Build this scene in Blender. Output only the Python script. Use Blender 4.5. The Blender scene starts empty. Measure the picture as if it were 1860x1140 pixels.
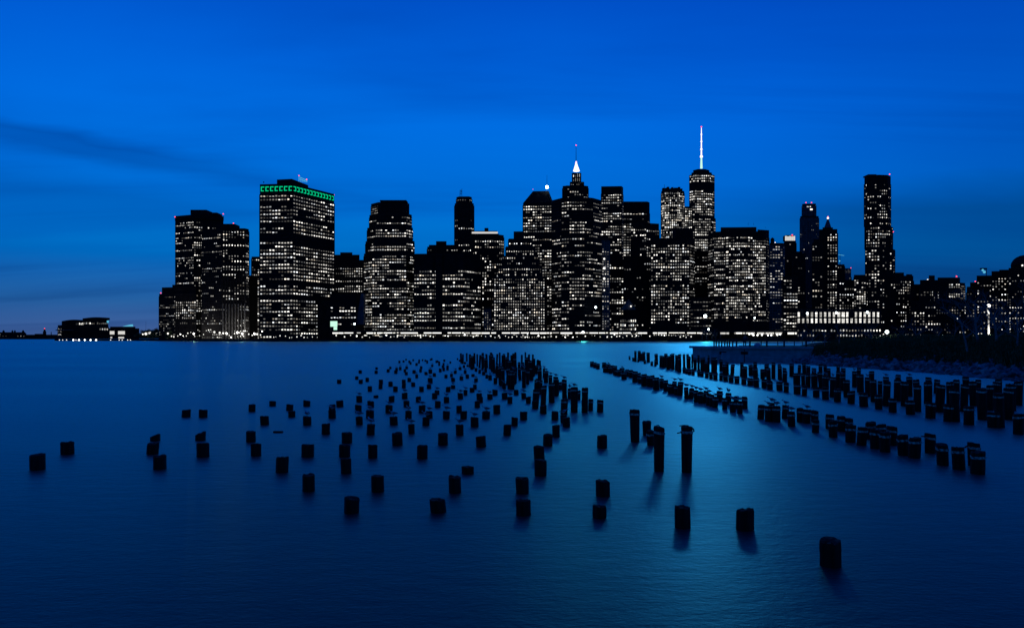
import bpy, bmesh, math, random
from mathutils import Vector, Matrix, noise

# ------------------------------------------------------------------ camera, sky, exposure
sc = bpy.context.scene
col = sc.collection
F, CX, HY, H = 1370.0, 930.0, 614.0, 3.5          # focal length and horizon row in photo pixels, eye height in metres
cam_d = bpy.data.cameras.new('camera')
cam = bpy.data.objects.new('camera', cam_d); col.objects.link(cam)
cam.location = (0, 0, H); cam.rotation_euler = (math.radians(90), 0, 0)
cam_d.sensor_width = 36.0; cam_d.lens = 36.0 * F / 1860.0
cam_d.shift_y = (HY - 570.0) / 1860.0
cam_d.clip_start = 0.1; cam_d.clip_end = 40000
sc.camera = cam
sc.view_settings.view_transform = 'Standard'; sc.view_settings.look = 'None'
sc.view_settings.gamma = 1.0; sc.view_settings.exposure = 0.0
sc.cycles.use_denoising = True
sc.cycles.max_bounces = 5; sc.cycles.diffuse_bounces = 2; sc.cycles.glossy_bounces = 3
sc.cycles.sample_clamp_indirect = 4.0

def build_world():
    w = bpy.data.worlds.new('World'); sc.world = w; w.use_nodes = True
    nt = w.node_tree; nt.nodes.clear(); N = nt.nodes.new; L = nt.links.new
    def math_(op, a, b=None, clamp=False):
        n = N('ShaderNodeMath'); n.operation = op; n.use_clamp = clamp
        for i, v in enumerate((a, b)):
            if v is None: continue
            if isinstance(v, (int, float)): n.inputs[i].default_value = v
            else: L(v, n.inputs[i])
        return n.outputs[0]
    def ramp(fac, stops, interp='LINEAR'):
        n = N('ShaderNodeValToRGB'); n.color_ramp.interpolation = interp
        e = n.color_ramp.elements
        while len(e) < len(stops): e.new(0.5)
        for k, (p, c) in enumerate(stops):
            e[k].position = p; e[k].color = (*c, 1) if len(c) == 3 else c
        L(fac, n.inputs[0]); return n.outputs[0]
    def mix(kind, fac, a, b):
        n = N('ShaderNodeMix'); n.data_type = 'RGBA'; n.blend_type = kind
        if isinstance(fac, (int, float)): n.inputs[0].default_value = fac
        else: L(fac, n.inputs[0])
        for i, v in ((6, a), (7, b)):
            if isinstance(v, tuple): n.inputs[i].default_value = (*v, 1)
            else: L(v, n.inputs[i])
        return n.outputs[2]
    tc = N('ShaderNodeTexCoord'); sep = N('ShaderNodeSeparateXYZ'); L(tc.outputs['Generated'], sep.inputs[0])
    x, y, z = sep.outputs
    zc = math_('MAXIMUM', z, 0.0)
    base = ramp(zc, [(0.0, (0.060, 0.115, 0.305)), (0.045, (0.018, 0.116, 0.355)), (0.10, (0.0, 0.135, 0.500)),
                     (0.18, (0.0, 0.155, 0.660)), (0.27, (0.0, 0.158, 0.760)), (0.34, (0.0, 0.122, 0.690)),
                     (0.42, (0.0, 0.078, 0.560)), (0.70, (0.0, 0.030, 0.290)), (1.0, (0.0, 0.015, 0.170))])
    # the after-glow sits beyond the city to the left of the view: the sky dims away from it
    az = math_('ARCTAN2', x, y)
    fall = math_('ABSOLUTE', math_('ADD', az, 0.22))
    azr = ramp(math_('DIVIDE', fall, math.pi), [(0.0, (1.0, 1.0, 1.0)), (0.09, (1.0, 0.98, 1.0)), (0.17, (0.6, 0.84, 0.93)), (0.25, (0.3, 0.66, 0.78)), (0.45, (0.25, 0.58, 0.62)), (1.0, (0.25, 0.55, 0.58))])
    c = mix('MULTIPLY', 1.0, base, azr)
    # thin cirrus
    u = math_('DIVIDE', x, math_('MAXIMUM', y, 0.05)); v = math_('DIVIDE', z, math_('MAXIMUM', y, 0.05))
    comb = N('ShaderNodeCombineXYZ'); zz = math_('ADD', zc, 0.10)
    L(math_('DIVIDE', x, zz), comb.inputs[0]); L(math_('DIVIDE', y, zz), comb.inputs[1])
    mp = N('ShaderNodeMapping'); mp.inputs['Rotation'].default_value = (0, 0, math.radians(-24)); mp.inputs['Scale'].default_value = (0.22, 1.1, 1)
    L(comb.outputs[0], mp.inputs[0])
    nz = N('ShaderNodeTexNoise'); nz.inputs['Scale'].default_value = 0.75; nz.inputs['Detail'].default_value = 6; nz.inputs['Roughness'].default_value = 0.55
    nz.inputs['Distortion'].default_value = 0.8
    L(mp.outputs[0], nz.inputs['Vector'])
    cl = ramp(nz.outputs['Fac'], [(0.30, (0.66, 0.76, 0.83)), (0.50, (0.97, 0.98, 0.99)), (0.70, (1.18, 1.13, 1.06))], 'EASE')
    c = mix('MULTIPLY', 1.0, c, cl)
    # one long dark streak of cloud low on the left, one bank on the right
    def bank(u0, v0, slope, width_up, width_dn, ua, ub, dark):
        nonlocal c
        wob = N('ShaderNodeTexNoise'); wob.inputs['Scale'].default_value = 5.0; wob.inputs['Detail'].default_value = 4
        cb = N('ShaderNodeCombineXYZ'); L(u, cb.inputs[0]); L(math_('MULTIPLY', v, 5.0), cb.inputs[1]); L(cb.outputs[0], wob.inputs['Vector'])
        d = math_('SUBTRACT', v, math_('ADD', math_('MULTIPLY', math_('SUBTRACT', u, u0), slope), v0))
        d = math_('ADD', d, math_('MULTIPLY', math_('SUBTRACT', wob.outputs['Fac'], 0.5), 0.035))
        up = math_('SUBTRACT', 1.0, math_('DIVIDE', d, width_up), True)
        dn = math_('ADD', 1.0, math_('DIVIDE', d, width_dn), True)
        fx = N('ShaderNodeMapRange'); fx.interpolation_type = 'SMOOTHERSTEP'
        fx.inputs['From Min'].default_value = ua; fx.inputs['From Max'].default_value = ub; L(u, fx.inputs['Value'])
        front = math_('GREATER_THAN', y, 0.05)
        m = math_('MULTIPLY', math_('MULTIPLY', up, dn), math_('MULTIPLY', fx.outputs[0], front), True)
        c = mix('MULTIPLY', math_('MULTIPLY', m, 1.0), c, dark)
    bank(-0.68, 0.283, -0.185, 0.017, 0.030, -0.15, -0.60, (0.60, 0.65, 0.70))
    bank(-0.42, 0.222, -0.17, 0.010, 0.022, -0.02, -0.40, (0.80, 0.85, 0.88))
    bank(-0.55, 0.19, -0.12, 0.03, 0.06, -0.1, -0.6, (0.72, 0.82, 0.84))
    bank(0.40, 0.165, 0.06, 0.045, 0.22, 0.05, 0.6, (0.40, 0.72, 0.66))
    # a little of the physical sky model under it, tinted by the deep dusk blue
    sky = N('ShaderNodeTexSky'); sky.sky_type = 'NISHITA'; sky.sun_disc = False
    sky.sun_elevation = math.radians(-3.0); sky.sun_rotation = math.radians(-20.0)
    tint = mix('MULTIPLY', 1.0, sky.outputs[0], (0.0, 0.10, 0.35))
    c2 = mix('ADD', 0.05, c, tint)
    bg = N('ShaderNodeBackground'); bg.inputs['Strength'].default_value = 1.0; L(c2, bg.inputs[0])
    out = N('ShaderNodeOutputWorld'); L(bg.outputs[0], out.inputs[0])
build_world()

# ------------------------------------------------------------------ helpers
def at(px, D, py=None):
    """photo column (and row) at distance D straight ahead -> world point"""
    return Vector(((px - CX) / F * D, D, H + (HY - py) / F * D if py is not None else 0.0))
def zat(py, D): return H + (HY - py) / F * D
def dist_of(py): return H * F / (py - HY)

def tag(o, label=None, cat=None, group=None, kind=None):
    if label: o['label'] = label
    if cat: o['category'] = cat
    if group: o['group'] = group
    if kind: o['kind'] = kind
    return o
def empty(name, loc=(0, 0, 0), label=None, cat=None, group=None):
    o = bpy.data.objects.new(name, None); col.objects.link(o); o.location = loc
    return tag(o, label, cat, group)
class MB:
    def __init__(s): s.v = []; s.f = []; s.c = []
    def quad(s, a, b, c, d, colr=None):
        n = len(s.v); s.v += [tuple(a), tuple(b), tuple(c), tuple(d)]; s.f.append((n, n+1, n+2, n+3)); s.c.append(colr)
    def poly(s, pts, colr=None):
        n = len(s.v); s.v += [tuple(p) for p in pts]; s.f.append(tuple(range(n, n+len(pts)))); s.c.append(colr)
    def box(s, x0, x1, y0, y1, z0, z1):
        n = len(s.v)
        s.v += [(x0,y0,z0),(x1,y0,z0),(x1,y1,z0),(x0,y1,z0),(x0,y0,z1),(x1,y0,z1),(x1,y1,z1),(x0,y1,z1)]
        for q in ((0,3,2,1),(4,5,6,7),(0,1,5,4),(1,2,6,5),(2,3,7,6),(3,0,4,7)): s.f.append(tuple(n+i for i in q)); s.c.append(None)
    def prism(s, pts, z0, z1, top_pts=None):
        n = len(s.v); k = len(pts); tp = top_pts or pts
        s.v += [(p[0], p[1], z0) for p in pts] + [(p[0], p[1], z1) for p in tp]
        s.f.append(tuple(n+i for i in reversed(range(k)))); s.c.append(None)
        s.f.append(tuple(n+k+i for i in range(k))); s.c.append(None)
        for i in range(k):
            j = (i+1) % k; s.f.append((n+i, n+j, n+k+j, n+k+i)); s.c.append(None)
    def tube(s, pts, radii, seg=6, cap=True):
        n0 = len(s.v); P = [Vector(p) for p in pts]
        for i, p in enumerate(P):
            d = (P[min(i+1, len(P)-1)] - P[max(i-1, 0)])
            d = d.normalized() if d.length > 1e-9 else Vector((0, 0, 1))
            a = d.cross(Vector((0, 0, 1)));
            if a.length < 1e-3: a = Vector((1, 0, 0))
            a.normalize(); b = d.cross(a)
            for k in range(seg):
                t = 2*math.pi*k/seg; q = p + (a*math.cos(t) + b*math.sin(t))*radii[i]; s.v.append(tuple(q))
        for i in range(len(P)-1):
            for k in range(seg):
                k2 = (k+1) % seg; a = n0+i*seg
                s.f.append((a+k, a+k2, a+seg+k2, a+seg+k)); s.c.append(None)
        if cap:
            s.f.append(tuple(n0+k for k in reversed(range(seg)))); s.c.append(None)
            s.f.append(tuple(n0+(len(P)-1)*seg+k for k in range(seg))); s.c.append(None)
    def rings(s, rings, cap=True):
        n0 = len(s.v); k = len(rings[0])
        for r in rings: s.v += [tuple(p) for p in r]
        for i in range(len(rings)-1):
            for j in range(k):
                j2 = (j+1) % k; a = n0+i*k
                s.f.append((a+j, a+j2, a+k+j2, a+k+j)); s.c.append(None)
        if cap:
            s.f.append(tuple(n0+j for j in reversed(range(k)))); s.c.append(None)
            s.f.append(tuple(n0+(len(rings)-1)*k+j for j in range(k))); s.c.append(None)
    def ball(s, c, r, seg=8, rin=5, sz=1.0):
        rr = []
        for i in range(rin+1):
            t = math.pi*(0.03+0.94*i/rin); rr.append([(c[0]+r*math.sin(t)*math.cos(2*math.pi*k/seg), c[1]+r*math.sin(t)*math.sin(2*math.pi*k/seg), c[2]-r*sz*math.cos(t)) for k in range(seg)])
        s.rings(rr)
    def mesh(s, name, mat, smooth=False):
        me = bpy.data.meshes.new(name); me.from_pydata(s.v, [], s.f); me.materials.append(mat)
        if any(c is not None for c in s.c):
            at_ = me.attributes.new('glow', 'FLOAT_COLOR', 'FACE')
            flat = []
            for c in s.c: flat += list(c or (0, 0, 0)) + [1.0]
            at_.data.foreach_set('color', flat)
        if smooth: me.polygons.foreach_set('use_smooth', [True]*len(me.polygons))
        return me
    def build(s, name, mat, parent=None, smooth=False, kind=None):
        o = bpy.data.objects.new(name, s.mesh(name, mat, smooth)); col.objects.link(o)
        if parent is not None: o.parent = parent
        if kind: o['kind'] = kind
        return o

# ------------------------------------------------------------------ materials
def mat_basic(name, c1, c2, rough=0.8, scale=4.0, spec=0.2, metal=0.0, bump=0.0, detail=5, coords='Object', stretch=(1, 1, 1)):
    m = bpy.data.materials.new(name); m.use_nodes = True; nt = m.node_tree; p = nt.nodes['Principled BSDF']
    tc = nt.nodes.new('ShaderNodeTexCoord'); mp = nt.nodes.new('ShaderNodeMapping'); mp.inputs['Scale'].default_value = stretch
    nt.links.new(tc.outputs[coords], mp.inputs[0])
    nz = nt.nodes.new('ShaderNodeTexNoise'); nz.inputs['Scale'].default_value = scale; nz.inputs['Detail'].default_value = detail
    nt.links.new(mp.outputs[0], nz.inputs['Vector'])
    rp = nt.nodes.new('ShaderNodeValToRGB'); rp.color_ramp.elements[0].position = 0.35; rp.color_ramp.elements[1].position = 0.68
    rp.color_ramp.elements[0].color = (*c1, 1); rp.color_ramp.elements[1].color = (*c2, 1)
    nt.links.new(nz.outputs['Fac'], rp.inputs[0]); nt.links.new(rp.outputs[0], p.inputs['Base Color'])
    p.inputs['Roughness'].default_value = rough; p.inputs['Specular IOR Level'].default_value = spec; p.inputs['Metallic'].default_value = metal
    if bump:
        b = nt.nodes.new('ShaderNodeBump'); b.inputs['Strength'].default_value = bump; b.inputs['Distance'].default_value = 0.05
        nt.links.new(nz.outputs['Fac'], b.inputs['Height']); nt.links.new(b.outputs[0], p.inputs['Normal'])
    return m
def mat_emit(name, c, strength):
    m = bpy.data.materials.new(name); m.use_nodes = True; nt = m.node_tree; nt.nodes.clear()
    e = nt.nodes.new('ShaderNodeEmission'); e.inputs[0].default_value = (*c, 1); e.inputs[1].default_value = strength
    o = nt.nodes.new('ShaderNodeOutputMaterial'); nt.links.new(e.outputs[0], o.inputs[0])
    m.cycles.emission_sampling = 'NONE'
    return m
def mat_windows():
    m = bpy.data.materials.new('lit_window'); m.use_nodes = True; nt = m.node_tree; nt.nodes.clear()
    a = nt.nodes.new('ShaderNodeAttribute'); a.attribute_name = 'glow'
    tc = nt.nodes.new('ShaderNodeTexCoord'); nz = nt.nodes.new('ShaderNodeTexNoise'); nz.inputs['Scale'].default_value = 0.55; nz.inputs['Detail'].default_value = 2
    nt.links.new(tc.outputs['Object'], nz.inputs['Vector'])
    mr = nt.nodes.new('ShaderNodeMapRange'); mr.inputs['From Min'].default_value = 0.3; mr.inputs['From Max'].default_value = 0.7
    mr.inputs['To Min'].default_value = 0.45; mr.inputs['To Max'].default_value = 1.5; nt.links.new(nz.outputs['Fac'], mr.inputs['Value'])
    e = nt.nodes.new('ShaderNodeEmission'); nt.links.new(a.outputs['Color'], e.inputs[0]); nt.links.new(mr.outputs[0], e.inputs[1])
    o = nt.nodes.new('ShaderNodeOutputMaterial'); nt.links.new(e.outputs[0], o.inputs[0])
    m.cycles.emission_sampling = 'NONE'
    return m
M = {}
M['wall'] = mat_basic('dark_facade', (0.008, 0.0075, 0.007), (0.016, 0.015, 0.014), 0.75, 0.15, 0.05)
M['grid'] = mat_basic('dark_mullion', (0.009, 0.0085, 0.008), (0.018, 0.017, 0.016), 0.7, 0.3, 0.05)
M['stone'] = mat_basic('grey_stone_facade', (0.06, 0.06, 0.058), (0.12, 0.118, 0.112), 0.85, 0.25, 0.1)
M['brown'] = mat_basic('brown_stone_facade', (0.018, 0.014, 0.012), (0.035, 0.028, 0.024), 0.85, 0.25, 0.1)
M['plant'] = mat_basic('roof_plant', (0.010, 0.010, 0.010), (0.02, 0.02, 0.021), 0.85, 0.4, 0.05)
M['metal'] = mat_basic('grey_steel', (0.05, 0.052, 0.055), (0.10, 0.102, 0.105), 0.45, 3.0, 0.3, 0.6)
M['lit'] = mat_windows()
M['white_light'] = mat_emit('white_light', (1.0, 0.97, 0.90), 6.0)
M['soft_light'] = mat_emit('soft_light', (1.0, 0.97, 0.90), 1.6)
M['strip_light'] = mat_emit('highway_light', (1.0, 0.96, 0.88), 1.5)
M['dim_light'] = mat_emit('dim_white_light', (1.0, 0.97, 0.92), 0.7)
M['cyan_light'] = mat_emit('cyan_light', (0.15, 0.7, 1.0), 0.7)
M['cool_light'] = mat_emit('cool_flood_light', (0.80, 0.97, 1.0), 14.0)
M['red_light'] = mat_emit('red_beacon', (1.0, 0.06, 0.10), 2.6)
M['pink_light'] = mat_emit('pink_light', (1.0, 0.62, 0.74), 1.6)
M['green_light'] = mat_emit('green_crown_light', (0.0, 0.62, 0.26), 1.0)
M['mint_light'] = mat_emit('mint_light', (0.55, 0.95, 0.75), 1.1)
M['wood'] = mat_basic('wet_piling_wood', (0.006, 0.005, 0.004), (0.024, 0.020, 0.016), 0.7, 9.0, 0.15, 0, 0.6, 8, 'Object', (1, 1, 0.14))
M['endgrain'] = mat_basic('piling_end_grain', (0.012, 0.011, 0.010), (0.05, 0.046, 0.04), 0.85, 14.0, 0.15, 0, 0.5)
M['strap'] = mat_basic('steel_strap', (0.06, 0.055, 0.05), (0.75, 0.72, 0.66), 0.35, 16.0, 0.4, 0.85)  # bright noise dots paint lamp glints into the steel colour
M['gull_white'] = mat_basic('gull_white_feathers', (0.45, 0.45, 0.45), (0.62, 0.62, 0.62), 0.8, 20.0, 0.1)
M['gull_grey'] = mat_basic('gull_grey_feathers', (0.10, 0.10, 0.11), (0.17, 0.17, 0.18), 0.8, 20.0, 0.1)
M['bill'] = mat_basic('gull_bill', (0.30, 0.18, 0.03), (0.40, 0.24, 0.05), 0.6, 30.0, 0.2)
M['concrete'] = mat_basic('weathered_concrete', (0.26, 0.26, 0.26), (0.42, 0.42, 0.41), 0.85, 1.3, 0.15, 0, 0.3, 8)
M['rock'] = mat_basic('riprap_stone', (0.05, 0.053, 0.055), (0.30, 0.31, 0.32), 0.85, 1.6, 0.15, 0, 0.5, 7)
M['soil'] = mat_basic('bank_soil', (0.02, 0.021, 0.016), (0.05, 0.048, 0.036), 0.95, 0.6, 0.05, 0, 0.4)
M['quay'] = mat_basic('quay_stone', (0.012, 0.012, 0.012), (0.03, 0.03, 0.03), 0.9, 0.2, 0.05)
M['foliage'] = mat_basic('dusky_foliage', (0.04, 0.065, 0.03), (0.12, 0.16, 0.07), 0.9, 0.7, 0.05)
M['bark'] = mat_basic('bare_bark', (0.10, 0.095, 0.085), (0.26, 0.25, 0.23), 0.9, 6.0, 0.1)
M['rail'] = mat_basic('dark_railing', (0.015, 0.015, 0.016), (0.03, 0.03, 0.03), 0.5, 4.0, 0.2, 0.3)
M['turf'] = mat_basic('deck_turf', (0.10, 0.24, 0.12), (0.16, 0.34, 0.18), 0.95, 6.0, 0.05)
M['skin'] = mat_basic('skin', (0.28, 0.16, 0.11), (0.38, 0.23, 0.17), 0.6, 12.0, 0.3)
M['red_cloth'] = mat_basic('red_knit', (0.55, 0.05, 0.04), (0.70, 0.08, 0.06), 0.9, 30.0, 0.05)
M['blue_cloth'] = mat_basic('blue_jacket', (0.02, 0.035, 0.07), (0.04, 0.06, 0.11), 0.85, 20.0, 0.1)
M['dark_cloth'] = mat_basic('dark_trousers', (0.012, 0.012, 0.015), (0.025, 0.025, 0.03), 0.9, 20.0, 0.05)
M['bag_cloth'] = mat_basic('pale_blue_bag', (0.25, 0.38, 0.48), (0.34, 0.48, 0.58), 0.8, 20.0, 0.1)

def water_material():
    m = bpy.data.materials.new('river_water'); m.use_nodes = True; nt = m.node_tree; nt.nodes.clear(); N = nt.nodes.new; L = nt.links.new
    geo = N('ShaderNodeNewGeometry')
    def noise_(sx, sy, scale, detail, rough=0.5):
        mp = N('ShaderNodeMapping'); mp.inputs['Scale'].default_value = (sx, sy, 1); L(geo.outputs['Position'], mp.inputs[0])
        nz = N('ShaderNodeTexNoise'); nz.inputs['Scale'].default_value = scale; nz.inputs['Detail'].default_value = detail; nz.inputs['Roughness'].default_value = rough
        L(mp.outputs[0], nz.inputs['Vector']); return nz.outputs['Fac']
    big = noise_(0.30, 1.0, 0.045, 4)            # broad calmer and rougher reaches
    mr = N('ShaderNodeMapRange'); mr.inputs['From Min'].default_value = 0.35; mr.inputs['From Max'].default_value = 0.65
    mr.inputs['To Min'].default_value = 0.37; mr.inputs['To Max'].default_value = 0.46; L(big, mr.inputs['Value'])
    a = noise_(0.7, 1.5, 1.9, 5, 0.62); b = noise_(1.0, 1.8, 7.0, 4, 0.65)
    ad = N('ShaderNodeMath'); ad.operation = 'MULTIPLY_ADD'; L(b, ad.inputs[0]); ad.inputs[1].default_value = 0.55; L(a, ad.inputs[2])
    bp = N('ShaderNodeBump'); bp.inputs['Strength'].default_value = 0.29; bp.inputs['Distance'].default_value = 0.05
    L(ad.outputs[0], bp.inputs['Height'])
    gl = N('ShaderNodeBsdfGlossy'); gl.distribution = 'GGX'; gl.inputs['Color'].default_value = (0.36, 0.85, 0.70, 1); L(mr.outputs[0], gl.inputs['Roughness']); L(bp.outputs[0], gl.inputs['Normal'])
    df = N('ShaderNodeBsdfDiffuse'); df.inputs['Color'].default_value = (0.0005, 0.010, 0.020, 1)
    fr = N('ShaderNodeFresnel'); fr.inputs['IOR'].default_value = 1.36; L(bp.outputs[0], fr.inputs['Normal'])
    mx = N('ShaderNodeMixShader'); L(fr.outputs[0], mx.inputs[0]); L(df.outputs[0], mx.inputs[1]); L(gl.outputs[0], mx.inputs[2])
    out = N('ShaderNodeOutputMaterial'); L(mx.outputs[0], out.inputs[0])
    return m
M['water'] = water_material()

# ------------------------------------------------------------------ water and far ground
GZ = 2.5
m = MB(); m.quad((-14000, -60, 0), (14000, -60, 0), (14000, 16000, 0), (-14000, 16000, 0)); tag(m.build('water', M['water']), kind='structure')
def shore(px, D): return at(px, D)
m = MB()
pts = [shore(232, 1010), shore(300, 960), shore(336, 885), shore(470, 822), shore(900, 822), shore(1455, 822), shore(2300, 822), shore(2600, 2600), shore(700, 2600), shore(380, 1500), shore(258, 1180)]
m.prism([(p.x, p.y) for p in pts], -1.0, GZ); tag(m.build('city_ground', M['quay']), kind='structure')
m = MB(); pts = [shore(-60, 2450), shore(50, 2400), shore(106, 2420), shore(106, 2700), shore(-60, 2700)]
m.prism([(p.x, p.y) for p in pts], -1.0, 2.0); tag(m.build('island_ground', M['quay']), kind='structure')
m = MB(); pts = [shore(99, 1055), shore(160, 1010), shore(232, 1010), shore(258, 1180), shore(110, 1180)]
m.prism([(p.x, p.y) for p in pts], -1.0, 2.2); tag(m.build('ferry_pier_ground', M['quay']), kind='structure')
m = MB(); pts = [shore(-300, 6500), shore(300, 6500), shore(300, 7200), shore(-300, 7200)]
m.prism([(p.x, p.y) for p in pts], -1.0, 34.0); tag(m.build('far_hills', M['quay']), kind='structure')

# ------------------------------------------------------------------ skyscrapers
def rnd_white(r, bright):
    v = bright * r.choice((0.08, 0.16, 0.30, 0.6, 1.1, 1.9)) * r.uniform(0.7, 1.25)
    t = r.random()
    if t < 0.75: c = (1.0, 0.96, 0.88)
    elif t < 0.92: c = (0.95, 0.98, 1.0)
    else: c = (1.0, 0.88, 0.72)
    return (c[0]*v, c[1]*v, c[2]*v)

def facade(P0, P1, z0, z1, D, st, r, W, G):
    """lit panes recessed between proud floor bands and piers on one wall face"""
    P0 = Vector((P0[0], P0[1], 0)); P1 = Vector((P1[0], P1[1], 0)); d = P1 - P0; wl = d.length
    if wl < 1.0 or z1 - z0 < 2.0: return
    d.normalize(); n = Vector((d.y, -d.x, 0))
    k = D / F
    rp = st.get('rp', 6.0) * k * 0.90; cp = st.get('cp', 4.5) * k * (1.16 if st.get('fw', 0.75) > 0.8 else 1.04)
    rows = max(1, int((z1 - z0) / rp)); cols = max(1, int(round(wl / cp))); cp = wl / cols
    fw, fh = st.get('fw', 0.75)*0.76, st.get('fh', 0.5)*0.92
    p, pd, pf = min(0.92, st.get('p', 0.5)*1.18), st.get('pd', 0.15)*0.75, st.get('pf', 0.25)
    ymin, ymax = st.get('y', (0, 9999)); dark = st.get('dark', ()); cd = st.get('cols_dark', ()); bright = st.get('bright', 1.0)
    a = Vector((0, 0, 1))
    grid_on = st.get('grid', True)
    pr = st.get('proud', 0.3)
    if grid_on:
        for i in range(rows + 1):                       # floor bands
            zc = z1 - i * rp; h = rp * (1 - fh) * 0.5
            za, zb = max(z0, zc - h), min(z1, zc + h)
            q0 = P0 + n*pr; q1 = P1 + n*pr
            G.quad(q0 + a*za, q1 + a*za, q1 + a*zb, q0 + a*zb); G.quad(P0 + a*za, P1 + a*za, q1 + a*za, q0 + a*za); G.quad(q0 + a*zb, q1 + a*zb, P1 + a*zb, P0 + a*zb)
        for j in range(0, cols + 1, st.get('pier_every', 1)):   # piers
            c = P0 + d*(cp*j); h = cp*(1 - fw)*0.5
            q0 = c - d*h + n*(pr + 0.06); q1 = c + d*h + n*(pr + 0.06); b0 = c - d*h; b1 = c + d*h
            G.quad(q0 + a*z0, q1 + a*z0, q1 + a*z1, q0 + a*z1); G.quad(b0 + a*z0, q0 + a*z0, q0 + a*z1, b0 + a*z1); G.quad(q1 + a*z0, b1 + a*z0, b1 + a*z1, q1 + a*z1)
    for i in range(rows):
        zc = z1 - (i + 0.5) * rp
        py = HY - (zc - H) / k
        if py < ymin or py > ymax or any(y0 <= py <= y1 for y0, y1 in dark): continue
        t = r.random()
        pp = 0.05 if t < pd else (0.94 if t > 1 - pf else p)
        lit = r.random() < pp; rowb = r.uniform(0.7, 1.15); cr = rnd_white(r, bright)
        run = st.get('run', 0.55)
        for j in range(cols):
            if r.random() > run*0.85: lit = r.random() < pp
            if r.random() < 0.6: cr = rnd_white(r, bright)
            if not lit: continue
            f = j / max(1, cols)
            if any(c0 <= f < c1 for c0, c1 in cd): continue
            x = cp * (j + 0.5); hw = cp * fw * 0.5 * r.uniform(0.86, 1.0); hh = rp * fh * 0.5 * r.choice((0.55, 0.8, 0.9, 1.0))
            q = P0 + d*x + n*0.05; zz = zc - rp*fh*0.5 + hh
            W.quad(q - d*hw + a*(zz - hh), q + d*hw + a*(zz - hh), q + d*hw + a*(zz + hh), q - d*hw + a*(zz + hh), tuple(v*rowb for v in cr))

def ray_back(p, depth, inset=0.97):
    v = Vector((p[0], p[1])); u = v.normalized(); q = v + u*depth
    return (q.x, q.y)

BUILT = {}
def building(name, label, D, tiers, styles, cat='skyscraper', depth=34, seed=0, wall='wall', grid='grid', group=None, wall_name='wall'):
    """tiers: [(front points [(photo column, metres further back)], top row[, bottom row])], from the ground up"""
    r = random.Random(seed or hash(label) % 9973 if False else (seed or sum(map(ord, label))))
    cpx = sum(p[0] for p in tiers[0][0]) / len(tiers[0][0])
    o0 = at(cpx, D); root = empty(name, (o0.x, o0.y, GZ), label, cat, group or 'city skyline towers')
    wb, gb, lb = MB(), MB(), MB(); zprev = GZ
    for ti, t in enumerate(tiers):
        front, ytop = t[0], t[1]
        z0 = zprev if len(t) < 3 else zat(t[2], D)
        z1 = zat(ytop, D)
        pts = [at(px, D + dd) for px, dd in front]; pts = [(p.x - o0.x, p.y - o0.y) for p in pts]
        w0 = [(p[0] + o0.x, p[1] + o0.y) for p in pts]
        dp = t[3] if len(t) > 3 else depth
        back = [ray_back(w0[-1], dp), ray_back(w0[0], dp)]
        cxm = (back[0][0] + back[1][0]) / 2
        back = [((b[0]-cxm)*0.97+cxm - o0.x, b[1] - o0.y) for b in back]
        ring = pts + back
        wb.prism(ring, z0 - GZ if ti == 0 else z0 - GZ - 0.01*ti, z1 - GZ)
        # low parapet
        par = MB()
        sts = styles[min(ti, len(styles)-1)]
        if sts is not None:
            if isinstance(sts, dict): sts = [sts]*(len(pts)-1)
            for fi in range(len(pts)-1):
                st = sts[min(fi, len(sts)-1)]
                if st is None: continue
                zt = z1 - st.get('top', 3.0)
                vb = [(pts[fi][0], pts[fi][1]), (pts[fi+1][0], pts[fi+1][1])]
                W2, G2 = MB(), MB()
                facade(vb[0], vb[1], z0, zt, D, st, r, W2, G2)
                for src, dst in ((W2, lb), (G2, gb)):
                    n = len(dst.v); dst.v += [(v[0], v[1], v[2]-GZ) for v in src.v]; dst.f += [tuple(i+n for i in f) for f in src.f]; dst.c += src.c
        zprev = z1
    wb.build(wall_name, M[wall], root)
    if gb.f: gb.build('facade_grid', M[grid], root, kind='stuff')
    if lb.f: lb.build('lit_windows', M['lit'], root, kind='stuff')
    BUILT[label] = root
    return root
def local(root, p): return (p[0]-root.location.x, p[1]-root.location.y, p[2]-root.location.z)
def beacon(root, px, py, D, mat='red_light', r=0.7, name='beacon'):
    m = MB(); p = at(px, D, py); m.ball(local(root, p), r, 8, 5); return m.build(name, M[mat], root)
def mast(root, px, y0, y1, D, r0=0.5, r1=0.25, name='mast', mat='metal'):
    a, b = at(px, D, y0), at(px, D, y1); m = MB(); m.tube([local(root, a), local(root, b)], [r0, r1], 6); return m.build(name, M[mat], root)
def slab(root, name, px0, px1, py0, py1, D, depth, mat):
    """a box on a building given by its photo extent"""
    a, b = at(px0, D, py1), at(px1, D, py0); m = MB()
    l = root.location; m.box(a.x-l.x, b.x-l.x, D-l.y, D+depth-l.y, a.z-l.z, b.z-l.z); return m.build(name, M[mat], root)

ONES = ['', 'first', 'second', 'third', 'fourth', 'fifth', 'sixth', 'seventh', 'eighth', 'ninth', 'tenth', 'eleventh', 'twelfth', 'thirteenth', 'fourteenth', 'fifteenth', 'sixteenth', 'seventeenth', 'eighteenth', 'nineteenth']
TENS = {20: ('twentieth', 'twenty'), 30: ('thirtieth', 'thirty'), 40: ('fortieth', 'forty'), 50: ('fiftieth', 'fifty'), 60: ('sixtieth', 'sixty'), 70: ('seventieth', 'seventy'), 80: ('eightieth', 'eighty'), 90: ('ninetieth', 'ninety'), 100: ('hundredth', 'hundred')}
def ordinal(n):
    if n < 20: return ONES[n]
    if n >= 100: return 'hundredth' if n == 100 else 'hundred and ' + ordinal(n-100)
    t, o = n//10*10, n % 10
    return TENS[t][0] if o == 0 else TENS[t][1] + '-' + ONES[o]

S = lambda **k: k
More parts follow.
